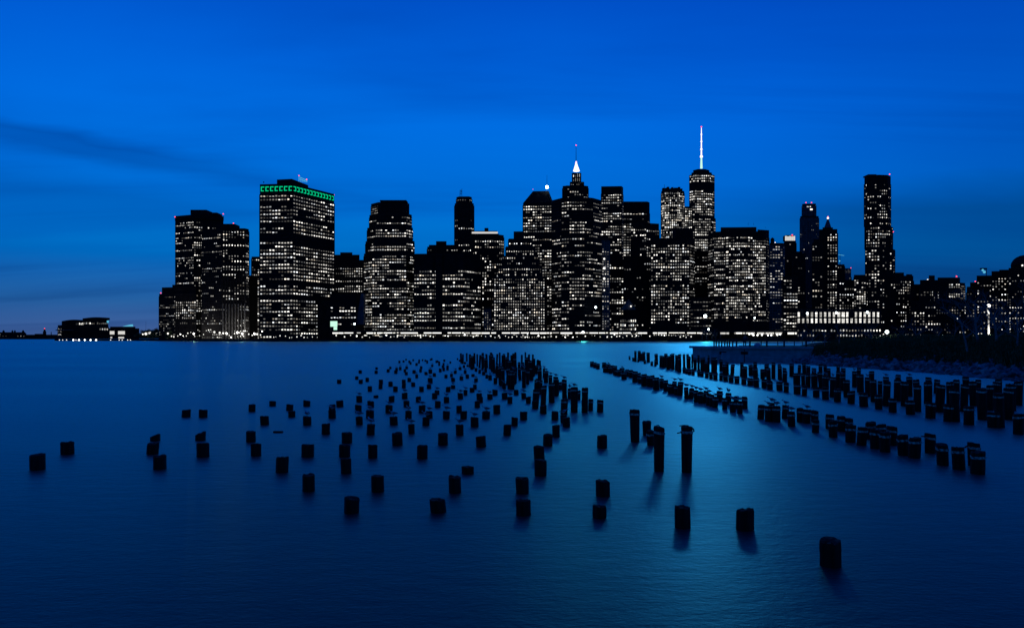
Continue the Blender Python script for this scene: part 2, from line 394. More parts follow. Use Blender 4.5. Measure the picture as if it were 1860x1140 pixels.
# --- left group
b = building('office_block', 'low stepped office block at the left foot of the leftmost tower', 965,
    [([(289, 8), (319, 0), (356, 0)], 533), ([(294, 9), (319, 3), (356, 3)], 521), ([(313, 10), (352, 10)], 516)],
    [[S(rp=4.2, cp=2.6, fw=0.85, fh=0.35, p=0.35, pd=0.35, pf=0.12, bright=0.45), S(rp=5.2, cp=3.7, fw=0.62, fh=0.6, p=0.72, pd=0.2, pf=0.3, y=(540, 595))], None, None], 'building')
beacon(b, 292, 532, 972, r=0.7)
b = building('tower', 'leftmost tall dark tower with flared roof edge and red corner beacons', 990,
    [([(319, 12), (352, 0), (405, 14)], 397), ([(317.5, 11), (352, -2), (406.5, 13)], 390)],
    [[S(rp=5.1, cp=3.6, fw=0.72, fh=0.45, p=0.42, pd=0.35, pf=0.22, bright=0.75), S(rp=5.1, cp=3.6, fw=0.7, fh=0.5, p=0.35, pd=0.3, pf=0.25)], None], seed=11)
slab(b, 'roof_plant', 346, 375, 381, 390, 1000, 20, 'plant'); slab(b, 'roof_plant', 380, 394, 386, 390, 1000, 18, 'plant')
beacon(b, 318, 394, 999); beacon(b, 405.5, 388.5, 1002)
b = building('tower', 'dark tower with vertical fins at its lit base, right of the leftmost tower', 935,
    [([(367, 14), (404, 0), (445, 3), (452, 11)], 414)],
    [[S(rp=5.6, cp=4.0, fw=0.8, fh=0.4, p=0.2, pd=0.45, pf=0.1, bright=0.7), S(rp=5.4, cp=4.6, fw=0.55, fh=0.55, p=0.38, pd=0.35, pf=0.25, pier_every=1, proud=0.9), S(rp=5.4, cp=4.0, fw=0.6, fh=0.6, p=0.5, pd=0.3, pf=0.2)]], seed=5, grid='stone' if False else 'grid')
slab(b, 'roof_plant', 393, 426, 406.5, 415, 945, 18, 'plant'); beacon(b, 424, 405.5, 946)
for i in range(8):                                     # pale fins of the lit base
    px = 405 + i*5.6; p = at(px, 934.0); mm = MB(); l = b.location
    mm.box(p.x-l.x-0.45, p.x-l.x+0.45, -1.6, 0.6, 0.0, zat(552, 935)-GZ); mm.build('fin', M['stone'], b)
b = building('office_block', 'narrow dark block with one lit window column between two towers', 990, [([(450, 0), (472, 0)], 500)],
    [S(rp=4.4, cp=5.4, fw=0.55, fh=0.6, p=0.85, pd=0.05, pf=0.6, cols_dark=((0, 0.7),))], 'building', seed=3)
b = building('office_block', 'small far block peeking out beside the green crowned tower', 1110, [([(457, 0), (475, 0)], 466)],
    [S(rp=5.0, cp=3.2, p=0.4, pd=0.3, pf=0.15, bright=0.6)], 'building', seed=4)

# --- broad tower with the green crown
D = 850
st = S(rp=7.3, cp=4.9, fw=0.86, fh=0.40, p=0.66, pd=0.14, pf=0.45, run=0.62, dark=((424, 436), (534, 543)), top=11.5)
b = building('tower', 'broad dark slab tower with glowing green crown band', D, [([(472, 4), (532, 0), (607, 62)], 333.5)], [[st, dict(st, cp=5.6)]], seed=21)
m = MB(); l = b.location
A0, A1 = at(503, D+14), at(530, D+10); B1 = at(560, D+46)
pr = [(p.x-l.x, p.y-l.y) for p in (A0, A1, B1, at(548, D+66), at(508, D+50))]
m.prism(pr, zat(333.5, D)-GZ, zat(321.5, D)-GZ); m.build('roof_plant', M['plant'], b)
m = MB(); pr2 = [(p.x-l.x, p.y-l.y) for p in (at(492, D+16), at(530, D+9), at(571, D+48), at(560, D+74), at(500, D+60))]
m.prism(pr2, zat(333.5, D)-GZ, zat(329.5, D)-GZ); m.build('roof_plant', M['plant'], b)
def green_crown(P0, P1, n, flip, zt, zb):
    P0 = Vector((P0.x, P0.y, 0)); P1 = Vector((P1.x, P1.y, 0)); d = (P1-P0); bay = d.length/n; d.normalize(); nn = Vector((d.y, -d.x, 0)); a = Vector((0, 0, 1))
    for i in range(n):
        m = MB(); c = P0 + d*(bay*(i+0.5)) + nn*0.25 - Vector((l.x, l.y, GZ)); w = bay*0.36; hgt = zt-zb; th = hgt*0.20; tw = bay*0.17
        s = -1 if flip else 1
        def bar(x0, x1, z0, z1):
            x0, x1 = sorted((x0*s, x1*s))
            for off in (0.0, 0.35):
                m.quad(c + d*x0 + nn*off + a*z0, c + d*x1 + nn*off + a*z0, c + d*x1 + nn*off + a*z1, c + d*x0 + nn*off + a*z1)
            m.quad(c+d*x0+a*z1, c+d*x0+nn*.35+a*z1, c+d*x1+nn*.35+a*z1, c+d*x1+a*z1); m.quad(c+d*x0+a*z0, c+d*x1+a*z0, c+d*x1+nn*.35+a*z0, c+d*x0+nn*.35+a*z0)
        bar(-w, w, zt-th, zt); bar(-w, -w+tw, zb, zt-th); bar(-w+tw, w*0.75, zb, zb+th*0.9)
        m.build('green_light', M['green_light'], b)
z1c, z0c = zat(338.0, D), zat(346.5, D)
green_crown(at(473, D+4), at(532, D), 7, False, z1c, z0c); green_crown(at(532, D), at(606.5, D+62), 13, True, z1c, z0c)
m = MB()
for i in range(5):
    p = at(543+i*3.6, D+52, 331); q = at(543+i*3.6, D+52, 320+i*1.9); m.tube([local(b, p), local(b, q)], [0.3, 0.25], 5)
m.tube([local(b, at(543, D+52, 321)), local(b, at(558, D+52, 328))], [0.3, 0.3], 5); m.tube([local(b, at(543, D+52, 325)), local(b, at(558, D+52, 330.5))], [0.3, 0.3], 5)
m.build('roof_antenna_frame', M['cyan_light'], b)
beacon(b, 543, 319, D+52, r=0.6); beacon(b, 557, 326, D+52, r=0.7); beacon(b, 606.5, 354, D+63, r=0.7); beacon(b, 479, 331, D+10, 'metal', 0.8, 'roof_vent')
# its low wing
b = building('office_block', 'low dark wing with slanting end wall right of the green crowned tower', 862, [([(578, 6), (600, 0), (647, 0)], 545), ([(600, 5), (647, 5)], 534)],
    [[None, S(rp=6.6, cp=4.4, fw=0.85, fh=0.35, p=0.5, pd=0.25, pf=0.25, y=(545, 592))], None], 'building', seed=31)
m = MB(); z_ = GZ
p0, p1, p2 = at(646, 866), at(660.5, 866), at(656, 866); l = b.location
zb_, zt_ = zat(589, 866)-GZ, zat(533, 866)-GZ
for yy in (0.0,):
    v = [(p0.x-l.x, p0.y-l.y, zb_), (p1.x-l.x, p1.y-l.y, zb_), (p1.x-l.x, p1.y-l.y, zt_), (p2.x-l.x, p2.y-l.y, zt_)]
    w = [(x, y+12, z) for x, y, z in v]
    m.poly(v); m.poly(list(reversed(w)))
    for i in range(4): j = (i+1) % 4; m.quad(v[j], v[i], w[i], w[j])
m.build('slanting_wall', M['stone'], b)
bb = empty('billboard', at(606, 846, 614), 'glowing pale green billboard at the foot of the broad slab tower', 'billboard')
bb.location.z = GZ
slab(bb, 'screen', 600, 612.5, 583, 593, 846, 0.6, 'mint_light'); slab(bb, 'screen', 606, 612, 593.4, 601.5, 846, 0.6, 'mint_light'); slab(bb, 'support_frame', 599, 613, 582, 612, 847, 1.2, 'plant')
b = building('office_block', 'stepped dark block between the green crowned tower and the octagonal tower', 1000,
    [([(605, 0), (663, 0)], 472), ([(605, 4), (653, 4)], 462), ([(618, 8), (640, 8)], 457)],
    [[S(rp=5.1, cp=3.9, fw=0.6, fh=0.5, p=0.8, pd=0.12, pf=0.4, y=(484, 530))], None, None], 'building', seed=9)
# --- octagonal stepped tower
st = S(rp=5.9, cp=3.8, fw=0.9, fh=0.42, p=0.5, pd=0.22, pf=0.32, run=0.7, proud=0.4, pier_every=4)
b = building('tower', 'octagonal tower stepping inward near the top, banded with lit floors', 872,
    [([(661, 16), (676, 2), (738, 0), (752, 14)], 458), ([(664, 17), (680, 3), (738, 2), (753, 15)], 435), ([(667, 18), (682, 4), (738, 3), (750, 16)], 410), ([(671, 19), (684, 6), (738, 5), (748, 17)], 386), ([(674, 20), (687, 8), (731, 7), (743.5, 18)], 365)],
    [st, st, st, dict(st, pd=0.4), [S(rp=4.5, cp=3.0, p=0.9, pf=0.5, pd=0.05, bright=0.6), S(rp=5.8, cp=3.8, p=0.04, pd=0.9, pf=0), None]], seed=14)
slab(b, 'roof_plant', 690, 738, 363.4, 366, 885, 14, 'plant')
# --- wide low block
st = S(rp=7.6, cp=4.0, fw=0.88, fh=0.42, p=0.55, pd=0.30, pf=0.28, run=0.7, top=18.0, cols_dark=((0.44, 0.575),))
b = building('office_block', 'wide low dark block with a black vertical shaft splitting its lit floors', 850,
    [([(752, 5), (841, 0), (873, 24)], 460)], [[st, dict(st, cols_dark=(), p=0.4)]], 'building', seed=17)
slab(b, 'shaft', 791, 803, 460.5, 614, 849.0, 6, 'wall')
b = building('office_block', 'dark blocky rooftop volume behind the wide low block', 1010, [([(776, 0), (832, 0)], 448), ([(779, 4), (829, 4)], 444), ([(792, 6), (811, 6)], 437)],
    [S(rp=5, cp=4, p=0.5, pd=0.2, pf=0.2, y=(452, 462), bright=0.7), None, None], 'building', seed=8)
b = building('tower', 'slim dark tower topped with a lattice antenna', 1060,
    [([(826, 7), (832, 0), (854, 0), (860.5, 7)], 368), ([(829, 9), (834, 3), (852, 3), (857, 9)], 356)],
    [S(rp=5.6, cp=4.4, fw=0.6, fh=0.5, p=0.18, pd=0.5, pf=0.06, y=(395, 470)), S(rp=5.6, cp=4.4, fw=0.6, fh=0.4, p=0.4, pd=0.1, pf=0.1, y=(358, 368))], seed=2)
m = MB()
for k in range(2):
    m.tube([local(b, at(835.5+k*3.4, 1068, 356)), local(b, at(835.8+k*2.8, 1068, 345))], [0.35, 0.3], 5)
for yv in (347, 350, 353): m.tube([local(b, at(835.5, 1068, yv)), local(b, at(839, 1068, yv-2))], [0.28, 0.28], 5)
m.tube([local(b, at(839, 1068, 350)), local(b, at(839, 1068, 342.5))], [0.3, 0.2], 5); m.build('antenna', M['metal'], b)
b = building('tower', 'mid height tower with a bright white strip along its roof', 965,
    [([(853, 5), (862, 0), (906, 0), (915, 6)], 426)],
    [S(rp=5.8, cp=4.4, fw=0.6, fh=0.55, p=0.4, pd=0.25, pf=0.14, y=(436, 600), run=0.4)], seed=6)
slab(b, 'roof_light_strip', 857, 904, 421, 424, 966, 1.0, 'dim_light'); slab(b, 'roof_parapet', 856, 906, 424.3, 426.2, 965.5, 4, 'wall'); slab(b, 'roof_plant', 880, 887, 414, 421, 975, 6, 'plant'); slab(b, 'roof_plant', 858, 903, 419.4, 421, 968, 16, 'plant')
b = building('office_block', 'narrow grey gridded block left of the stepped ziggurat', 875, [([(880, 0), (891.5, 0)], 557)],
    [S(rp=4.6, cp=3.6, fw=0.55, fh=0.5, p=0.45, pd=0.1, pf=0.1, bright=0.35)], 'building', seed=7, wall='brown', grid='stone')
# --- ziggurat
st = S(rp=5.55, cp=4.05, fw=0.56, fh=0.52, p=0.5, pd=0.15, pf=0.4, run=0.2, top=1.0)
b = building('tower', 'stepped ziggurat tower dotted with small square lit windows', 858,
    [([(897, 2), (990, 0), (993, 10)], 503), ([(905, 6), (984, 5)], 484), ([(912, 9), (978, 8)], 463), ([(919, 13), (970, 12)], 445), ([(924, 16), (966, 15)], 430), ([(933, 19), (952, 18)], 416)],
    [dict(st, p=0.72, pf=0.6, pd=0.05), dict(st, p=0.4), dict(st, p=0.35), dict(st, p=0.3), dict(st, p=0.15, pd=0.4, pf=0.05), None], seed=41, wall='brown', depth=40)
# --- gabled tower with bright roof lamp
b = building('tower', 'tower with dark hipped roof and a brilliant white roof lamp', 1035, [([(950, 4), (1002, 0), (1006, 10)], 368)],
    [S(rp=5.6, cp=3.8, fw=0.85, fh=0.42, p=0.6, pd=0.2, pf=0.35, run=0.65)], seed=15)
m = MB(); l = b.location
base_ = [at(950, 1039), at(1002, 1035), at(1006, 1045), at(1004, 1075), at(953, 1078)]; top_ = [at(968, 1048), at(996, 1046), at(997, 1050), at(997, 1062), at(969, 1062)]
m.prism([(p.x-l.x, p.y-l.y) for p in base_], zat(368, 1035)-GZ, zat(344, 1035)-GZ, [(p.x-l.x, p.y-l.y) for p in top_]); m.build('hipped_roof', M['plant'], b)
mast(b, 993.5, 345, 318, 1050, 0.3, 0.15); beacon(b, 993.5, 340, 1044, 'cool_light', 2.2, 'roof_lamp'); beacon(b, 968, 344, 1047, r=0.4)
# --- spire tower
b = building('tower', 'dark crowned tower with glowing white spire and thin mast', 1030,
    [([(1022, 4), (1030, 0), (1060, 0), (1068.5, 4)], 337), ([(1036, 8), (1060, 8)], 328, 337, 16), ([(1040, 10), (1054.5, 10)], 311, 328, 10)],
    [S(rp=5.5, cp=4, p=0.12, pd=0.6, pf=0.03, bright=0.6), S(rp=3.2, cp=3.2, fw=0.5, fh=0.6, p=0.5, pd=0, pf=0, top=0.4, bright=0.7), S(rp=9, cp=3.4, fw=0.4, fh=0.8, p=0.9, pd=0, pf=0.8, top=0.3, bright=0.7)], seed=18)
m = MB(); c0 = at(1047, 1046)
def ringat(px, D, py, r, n=8): p = local(b, at(px, D, py)); return [(p[0]+r*math.cos(2*math.pi*k/n), p[1]+r*math.sin(2*math.pi*k/n), p[2]) for k in range(n)]
m.rings([ringat(1047, 1045, 311, 4.6), ringat(1047, 1045, 307, 3.6), ringat(1046.8, 1045, 301, 2.0), ringat(1046.6, 1045, 297, 1.2)]); m.build('lit_pyramid', M['soft_light'], b)
m = MB(); m.rings([ringat(1046.6, 1045, 297, 1.3), ringat(1046.6, 1045, 293, 0.9)]); m.build('lantern', M['pink_light'], b)
mast(b, 1046.4, 293, 264, 1045, 0.45, 0.22); beacon(b, 1046.4, 264, 1045, r=0.8)
ld = bpy.data.lights.new('city_glow_spot', 'SPOT'); ld.energy = 4.5e5; ld.color = (0.05, 0.45, 1.0); ld.spot_size = math.radians(40); ld.spot_blend = 0.8; ld.shadow_soft_size = 45.0  # added weaker spot, more stand-in city glow for the sheen on the river
lo = bpy.data.objects.new('city_glow_spot', ld); col.objects.link(lo); lo.parent = b
pl = at(1047, 1035, 300); lo.location = local(b, pl); lo.rotation_euler = (Vector((5, 25, 0)) - pl).to_track_quat('-Z', 'Y').to_euler()
# --- convex banded tower in front of it
st = S(rp=6.7, cp=4.2, fw=0.88, fh=0.38, p=0.45, pd=0.32, pf=0.25, run=0.75, proud=0.5, pier_every=4, bright=0.8, top=4)
b = building('tower', 'convex dark tower with bowed bands of lit floors below the spire tower', 846,
    [([(1003, 20), (1020, 5), (1034, 0), (1062, 0), (1077, 5), (1093, 20)], 358)], [st], seed=23, depth=26)
beacon(b, 1082, 558, 838, 'cool_light', 1.1, 'flood_lamp')
b = building('tower', 'slender pale gridded tower with bright stair lights, right of the convex tower', 872, [([(1093, 0), (1106.5, 2)], 432)],
    [S(rp=5.0, cp=4.6, fw=0.6, fh=0.5, p=0.5, pd=0.1, pf=0.15, bright=0.45)], seed=24, wall='brown', grid='stone')
for yv, rr in ((470, 1.1), (487, 1.4), (506, 1.3), (527, 0.9)): beacon(b, 1097.5, yv, 870, 'soft_light', rr, 'stair_light')
b = building('tower', 'flat topped dark tower right of the spire, dense with lit floors', 1010, [([(1092, 2), (1129, 0), (1132, 9)], 338)],
    [S(rp=5.3, cp=3.6, fw=0.85, fh=0.42, p=0.5, pd=0.25, pf=0.28, run=0.6, top=10)], seed=25)
b = building('tower', 'flat topped banded tower, second right of the spire', 1090, [([(1132, 0), (1176, 0), (1180, 8)], 366)],
    [S(rp=5.2, cp=4.6, fw=0.88, fh=0.45, p=0.6, pd=0.2, pf=0.45, run=0.75, top=16)], seed=26)
b = building('tower', 'dark blocky tower in front of the banded tower', 960, [([(1146, 4), (1174, 0), (1197, 6)], 405)],
    [[S(rp=5.6, cp=4, p=0.22, pd=0.4, pf=0.05), S(rp=5.6, cp=4.4, fw=0.7, p=0.5, pd=0.25, pf=0.25, top=8)]], seed=27)
b = building('office_block', 'dim lower block at the foot of the flat topped towers', 915, [([(1106, 0), (1133, 0)], 470), ([(1108, 3), (1131, 3)], 462)],
    [S(rp=5.4, cp=4, p=0.3, pd=0.35, pf=0.12), None], 'building', seed=28)
b = building('office_block', 'black nearly unlit block left of the square grid tower', 905, [([(1133, 0), (1183, 0)], 472), ([(1150, 3), (1172, 3)], 466)],
    [S(rp=5.6, cp=4.2, fw=0.6, p=0.16, pd=0.6, pf=0.04), None], 'building', seed=29)
b = building('pavilion', 'low lit pavilion with pitched canopy near the water', 850, [([(1126, 0), (1156, 0)], 577)],
    [S(rp=8.5, cp=3.6, fw=0.7, fh=0.6, p=0.9, pd=0, pf=0.9, top=1, bright=0.9)], 'building', seed=30, depth=14)
m = MB(); l = b.location; pa, pb, pc = at(1129, 856, 562), at(1155, 856, 562), at(1143, 856, 544)
v = [local(b, pa), local(b, pb), local(b, pc)]; w = [(x, y+14, z) for x, y, z in v]
m.poly(v); m.poly(list(reversed(w)))
for i in range(3): j = (i+1) % 3; m.quad(v[j], v[i], w[i], w[j])
m.build('canopy', M['stone'], b); beacon(b, 1146, 556, 853, 'soft_light', 0.9, 'canopy_lamp')
st = S(rp=6.2, cp=4.3, fw=0.7, fh=0.48, p=0.6, pd=0.14, pf=0.32, run=0.45, top=7)
b = building('tower', 'square dark tower with an even grid of lit windows left of the tallest tower', 866, [([(1182, 2), (1252, 0), (1262, 14)], 432)], [st], seed=33)
slab(b, 'roof_plant', 1227, 1258, 414, 432.5, 872, 18, 'stone' if False else 'plant')
for i in range(9): slab(b, 'plant_louvre', 1229+i*3.2, 1230.3+i*3.2, 417, 431, 871.4, 0.8, 'grid')
# --- far towers
st = S(rp=4.9, cp=3.4, fw=0.62, fh=0.75, p=0.75, pd=0.05, pf=0.5, run=0.3, bright=1.15, top=4)
b = building('tower', 'brightly lit rounded tower under construction left of the tallest tower', 1500, [([(1201, 14), (1207, 3), (1216, 0), (1230, 0), (1238, 4), (1243, 14)], 345)], [[dict(st, p=0.5), dict(st, p=0.75), dict(st, p=0.35), dict(st, p=0.9, pf=0.8), dict(st, p=0.8)]], seed=35)
rr_ = random.Random(3)
for i in range(9): slab(b, 'unfinished_floor', 1204+i*4, 1206.5+i*4+rr_.random()*2, 339+rr_.random()*4, 345.5, 1506, 10, 'plant')
mast(b, 1207, 345, 335, 1506, 0.5, 0.3, 'crane_mast')
b = building('tower', 'narrow bright tower tucked against the tallest tower', 1540, [([(1241, 0), (1257, 0)], 375)], [S(rp=4.6, cp=3.2, fw=0.7, fh=0.6, p=0.8, pd=0.05, pf=0.4)], seed=36)
# tallest tower with lit spire
D = 1660
st = S(rp=5.2, cp=3.3, fw=0.85, fh=0.5, p=0.72, pd=0.1, pf=0.45, run=0.5, dark=((332, 344),), top=1)
b = building('tower', 'tallest tower with flat crown and a long lit spire', D,
    [([(1251.5, 12), (1262, 0), (1291, 0), (1299.5, 12)], 395), ([(1252.5, 12), (1262, 0), (1289, 0), (1297.5, 12)], 316), ([(1256, 16), (1266, 4), (1284, 4), (1293, 16)], 311), ([(1259, 18), (1268, 6), (1281, 6), (1288.5, 18)], 306)],
    [dict(st, p=0.55), st, None, None], seed=37)
seg = [(306, 286, 3.2, 2.0, 'mint_light'), (286, 283, 3.6, 3.6, 'soft_light'), (283, 272, 1.9, 1.5, 'soft_light'), (272, 270, 2.6, 2.6, 'soft_light'), (270, 258, 1.5, 1.2, 'soft_light'), (258, 256, 2.2, 2.2, 'soft_light'), (256, 245, 1.3, 1.0, 'soft_light'), (245, 243, 1.9, 1.9, 'soft_light'), (243, 232, 1.0, 0.7, 'soft_light')]
for y0, y1, ra, rb, mt in seg:
    mast(b, 1274, y0, y1 + 0.25, D+24, ra*0.85, rb*0.85, 'spire_section', mt)
beacon(b, 1274, 230.5, D+24, r=1.5)
# added spot at the spire stands in for city glow on the water
ld = bpy.data.lights.new('city_glow_spot', 'SPOT'); ld.energy = 4.9e6; ld.color = (0.06, 0.39, 1.0); ld.spot_size = math.radians(40); ld.spot_blend = 0.8; ld.shadow_soft_size = 75.0
lo = bpy.data.objects.new('city_glow_spot', ld); col.objects.link(lo); lo.parent = b
pl = at(1274, D+14, 272); lo.location = local(b, pl); lo.rotation_euler = (Vector((5, 25, 0)) - pl).to_track_quat('-Z', 'Y').to_euler()
# --- centre right
b = building('office_block', 'dim block behind the bright flood lamp at the water', 905, [([(1256, 0), (1294, 0)], 455)], [S(rp=6, cp=4, fw=0.85, fh=0.3, p=0.22, pd=0.45, pf=0.12, bright=0.5)], 'building', seed=38)
b = building('office_block', 'low dark shed with streaks of lit floors below the flood lamp', 858, [([(1254, 0), (1292, 0)], 540)], [S(rp=8, cp=5, fw=0.95, fh=0.22, p=0.4, pd=0.2, pf=0.3, run=0.8, bright=0.5)], 'building', seed=39, depth=20)
st = S(rp=5.75, cp=3.35, fw=0.8, fh=0.48, p=0.62, pd=0.16, pf=0.36, run=0.6, top=6, y=(424, 584))
b = building('tower', 'massive many sided dark block with long lit floors right of the tallest tower', 842,
    [([(1286, 26), (1297, 9), (1318, 4), (1324, 0.5), (1358, 0), (1367, 4), (1391, 6), (1397, 16)], 419), ([(1309, 16), (1374, 14)], 409, 419, 24), ([(1376, 14), (1397, 20)], 413.5, 419, 20)],
    [[dict(st, p=0.4), st, dict(st, cp=6.5, fw=0.95), dict(st, pf=0.45), dict(st, cp=6.5, fw=0.95), st, st], None, None], seed=44)
for px, y0, y1 in ((1359, 409, 404), (1369, 409, 405), (1390, 414, 412)): mast(b, px, y0, y1, 860, 0.2, 0.12, 'antenna')
b = building('tower', 'grey banded tower carrying a rooftop water tank', 886, [([(1398, 0), (1422, 2), (1425, 8)], 441)],
    [S(rp=5.4, cp=4, fw=0.85, fh=0.35, p=0.35, pd=0.3, pf=0.15, bright=0.7)], seed=45, grid='stone')
m = MB(); p = local(b, at(1403, 900, 441)); m.rings([[(p[0]+r_*math.cos(k*math.pi/5), p[1]+r_*math.sin(k*math.pi/5), p[2]+h_) for k in range(10)] for r_, h_ in ((2.1, -0.5), (2.3, 1.6), (2.3, 4.6), (0.3, 6.4))]); m.build('water_tank', M['plant'], b); beacon(b, 1408, 440.5, 886, 'soft_light', 0.6, 'roof_lamp')
b = building('tower', 'slim tower with brightly lit white crown', 1010, [([(1424, 0), (1446, 0)], 437)], [S(rp=5.6, cp=4, p=0.12, pd=0.6, pf=0.05)], seed=46)
for i in range(5): slab(b, 'crown_light', 1426.5+i*3.7, 1429.3+i*3.7, 428.5+(i % 2)*0.8, 436.8, 1012, 1.0, 'dim_light')
slab(b, 'crown_cap', 1428, 1443, 427, 437, 1014, 12, 'plant'); beacon(b, 1439, 427, 1012, r=0.9)
b = building('tower', 'dark tower with small peaked cap left of the grey twin setback tower', 955, [([(1440, 0), (1462, 0)], 460), ([(1446, 3), (1457, 3)], 456)], [S(rp=5.6, cp=4, p=0.25, pd=0.35, pf=0.06), None], seed=47)
b = building('office_block', 'mid block with bright ribbon floors left of the brick market hall', 885, [([(1423, 0), (1449, 2)], 502)], [S(rp=6.6, cp=4.4, fw=0.9, fh=0.36, p=0.6, pd=0.2, pf=0.4, run=0.7)], 'building', seed=48)
b = building('tower', 'grey setback tower with two red beacons on top', 1160, [([(1453.5, 5), (1459, 0), (1487, 2)], 392), ([(1457, 8), (1462, 4), (1482, 4)], 369)], [S(rp=4.4, cp=2.8, fw=0.5, fh=0.5, p=0.12, pd=0.5, pf=0.02, bright=0.5), S(rp=4.4, cp=2.8, fw=0.5, fh=0.5, p=0.05, pd=0.5, pf=0.0)], seed=49, wall='brown', grid='stone')
beacon(b, 1464, 368, 1164, r=0.8); beacon(b, 1474, 368, 1164, r=0.8); slab(b, 'top_light', 1471.5, 1476, 379, 381.5, 1163.4, 0.5, 'soft_light')
b = building('tower', 'dark block with a central column of lit windows left of the pointed tower', 1105, [([(1475, 0), (1494, 0)], 441), ([(1478, 3), (1490, 3)], 434)], [S(rp=5.6, cp=4.2, p=0.4, pd=0.3, pf=0.1), None], seed=50)
b = building('tower', 'gothic tower with steep pointed roof and lamp at its tip', 1260, [([(1488, 3), (1521, 0)], 416), ([(1494, 6), (1513, 6)], 412, 416, 16)], [S(rp=5.3, cp=4.4, fw=0.6, fh=0.5, p=0.75, pd=0.2, pf=0.2, run=0.4, cols_dark=((0, 0.36), (0.93, 1.0)), top=7), None], seed=51)
m = MB(); l = b.location
q0 = [at(1497, 1268), at(1510, 1268), at(1510, 1279), at(1497, 1279)]; q1 = [at(1502.6, 1272), at(1505, 1272), at(1505, 1274), at(1502.6, 1274)]
m.prism([(p.x-l.x, p.y-l.y) for p in q0], zat(412, 1260)-GZ, zat(397, 1268)-GZ, [(p.x-l.x, p.y-l.y) for p in q1]); m.build('pointed_roof', M['metal'], b)
beacon(b, 1503.8, 396, 1272, 'soft_light', 1.8, 'tip_lamp'); beacon(b, 1503.8, 393.5, 1272, r=0.8)
b = building('tower', 'short dark tower with crane light right of the gothic tower', 1300, [([(1520, 0), (1534, 0)], 480)], [S(rp=5, cp=4, p=0.15, pd=0.5, pf=0)], seed=52)
mast(b, 1526, 480, 461, 1305, 0.4, 0.3, 'crane_mast', 'plant'); m = MB(); m.tube([local(b, at(1523, 1305, 462.5)), local(b, at(1533, 1305, 464))], [0.4, 0.4], 5); m.build('crane_jib', M['cyan_light'], b); beacon(b, 1525, 474, 1303, 'cyan_light', 1.3, 'crane_lamp')
b = building('tower', 'small stone tower with floodlit colonnade crown', 1330, [([(1533, 0), (1546, 0)], 500), ([(1533.5, 1), (1545, 1)], 487)], [S(rp=5, cp=4, p=0.3, pd=0.3, pf=0), S(rp=9.5, cp=2.6, fw=0.5, fh=0.8, p=0.95, pd=0, pf=1, top=1, bright=0.45)], seed=53, wall='stone', grid='stone')
beacon(b, 1545.5, 486.5, 1330, r=0.7)
b = building('office_block', 'lower dark block left of the tall rippled tower', 1010, [([(1524, 0), (1552, 0)], 508)], [S(rp=5.6, cp=4.4, fw=0.65, p=0.35, pd=0.25, pf=0.08)], 'building', seed=54)
b = building('office_block', 'dark block with lit stair column at the foot of the tall rippled tower', 1000, [([(1551, 0), (1573, 0)], 499)], [S(rp=4.6, cp=4.4, fw=0.8, fh=0.55, p=0.4, pd=0.2, pf=0.15)], 'building', seed=55)
# rippled tower
st = S(rp=6.0, cp=4.3, fw=0.66, fh=0.45, p=0.33, pd=0.2, pf=0.10, run=0.25, top=12)
b = building('tower', 'tall slim rippled tower at right, widening toward its base', 1100,
    [([(1572, 8), (1577, 0), (1598, -2), (1620, 0), (1625.5, 9)], 452), ([(1571, 8), (1576, 0), (1598, -2), (1617, 0), (1621.5, 9)], 411), ([(1570, 8), (1575, 0), (1597, -2), (1612, 0), (1618, 9)], 318)],
    [dict(st, top=0.5), dict(st, top=0.5), st], seed=56)
beacon(b, 1616, 316.5, 1104, r=0.9); beacon(b, 1622.5, 421, 1108, r=0.7); slab(b, 'roof_plant', 1577, 1592, 316.6, 319, 1106, 16, 'plant')
st = S(rp=5.6, cp=4.3, fw=0.6, fh=0.45, p=0.4, pd=0.25, pf=0.05, run=0.25, top=6)
b = building('apartment_block', 'dark apartment block with scattered lit windows right of the rippled tower', 905, [([(1608, 10), (1627, 0), (1659, 6)], 500), ([(1622, 6), (1642, 6)], 494), ([(1646, 6), (1657, 9)], 497, 500, 14)], [[dict(st, p=0.05, pd=0.8, pf=0), st], None, None], 'building', seed=57)
b = building('apartment_block', 'unlit dark slab right of the apartment block', 870, [([(1654, 0), (1674, 0)], 516)], [S(rp=6, cp=5, p=0.03, pd=0.7, pf=0)], 'building', seed=58)
b = building('apartment_block', 'dark block with stubby penthouse and few lit windows', 860, [([(1671, 4), (1688, 0), (1706, 4)], 508), ([(1687, 8), (1698, 8)], 499)], [[dict(st, p=0.06), dict(st, p=0.45)], None], 'building', seed=59)
beacon(b, 1685, 508, 862, 'soft_light', 0.8, 'roof_lamp')
b = building('office_block', 'flat roofed block with a brightly lit gridded upper corner', 960, [([(1702, 3), (1744, 0), (1753, 8)], 513), ([(1703, 8), (1741, 6), (1744, 12)], 503)], [[S(rp=4.8, cp=4, fw=0.75, fh=0.6, p=0.55, pd=0.2, pf=0.3, cols_dark=((0, 0.48),), top=1), S(rp=4.8, cp=4, p=0.8, pf=0.5)], None], 'building', seed=60)
beacon(b, 1737.5, 502, 966, r=0.9)
b = building('apartment_block', 'dim row of low blocks behind the bare trees', 800, [([(1655, 10), (1700, 4), (1760, 0)], 545)], [dict(st, p=0.25)], 'building', seed=61, depth=20)
b = building('office_block', 'low dark shoulder block with red beacon behind the bare trees', 780, [([(1756, 5), (1776, 0)], 520), ([(1762, 6), (1776, 4)], 512)], [dict(st, p=0.2), None], 'building', seed=62)
beacon(b, 1771.5, 511, 784, r=0.6)
st2 = dict(st, p=0.3, rp=5.4, cp=4.6)
b = building('apartment_block', 'dark block under the cyan roof lamp behind the bare trees', 760, [([(1774, 3), (1802, 0)], 500)], [st2], 'building', seed=63)
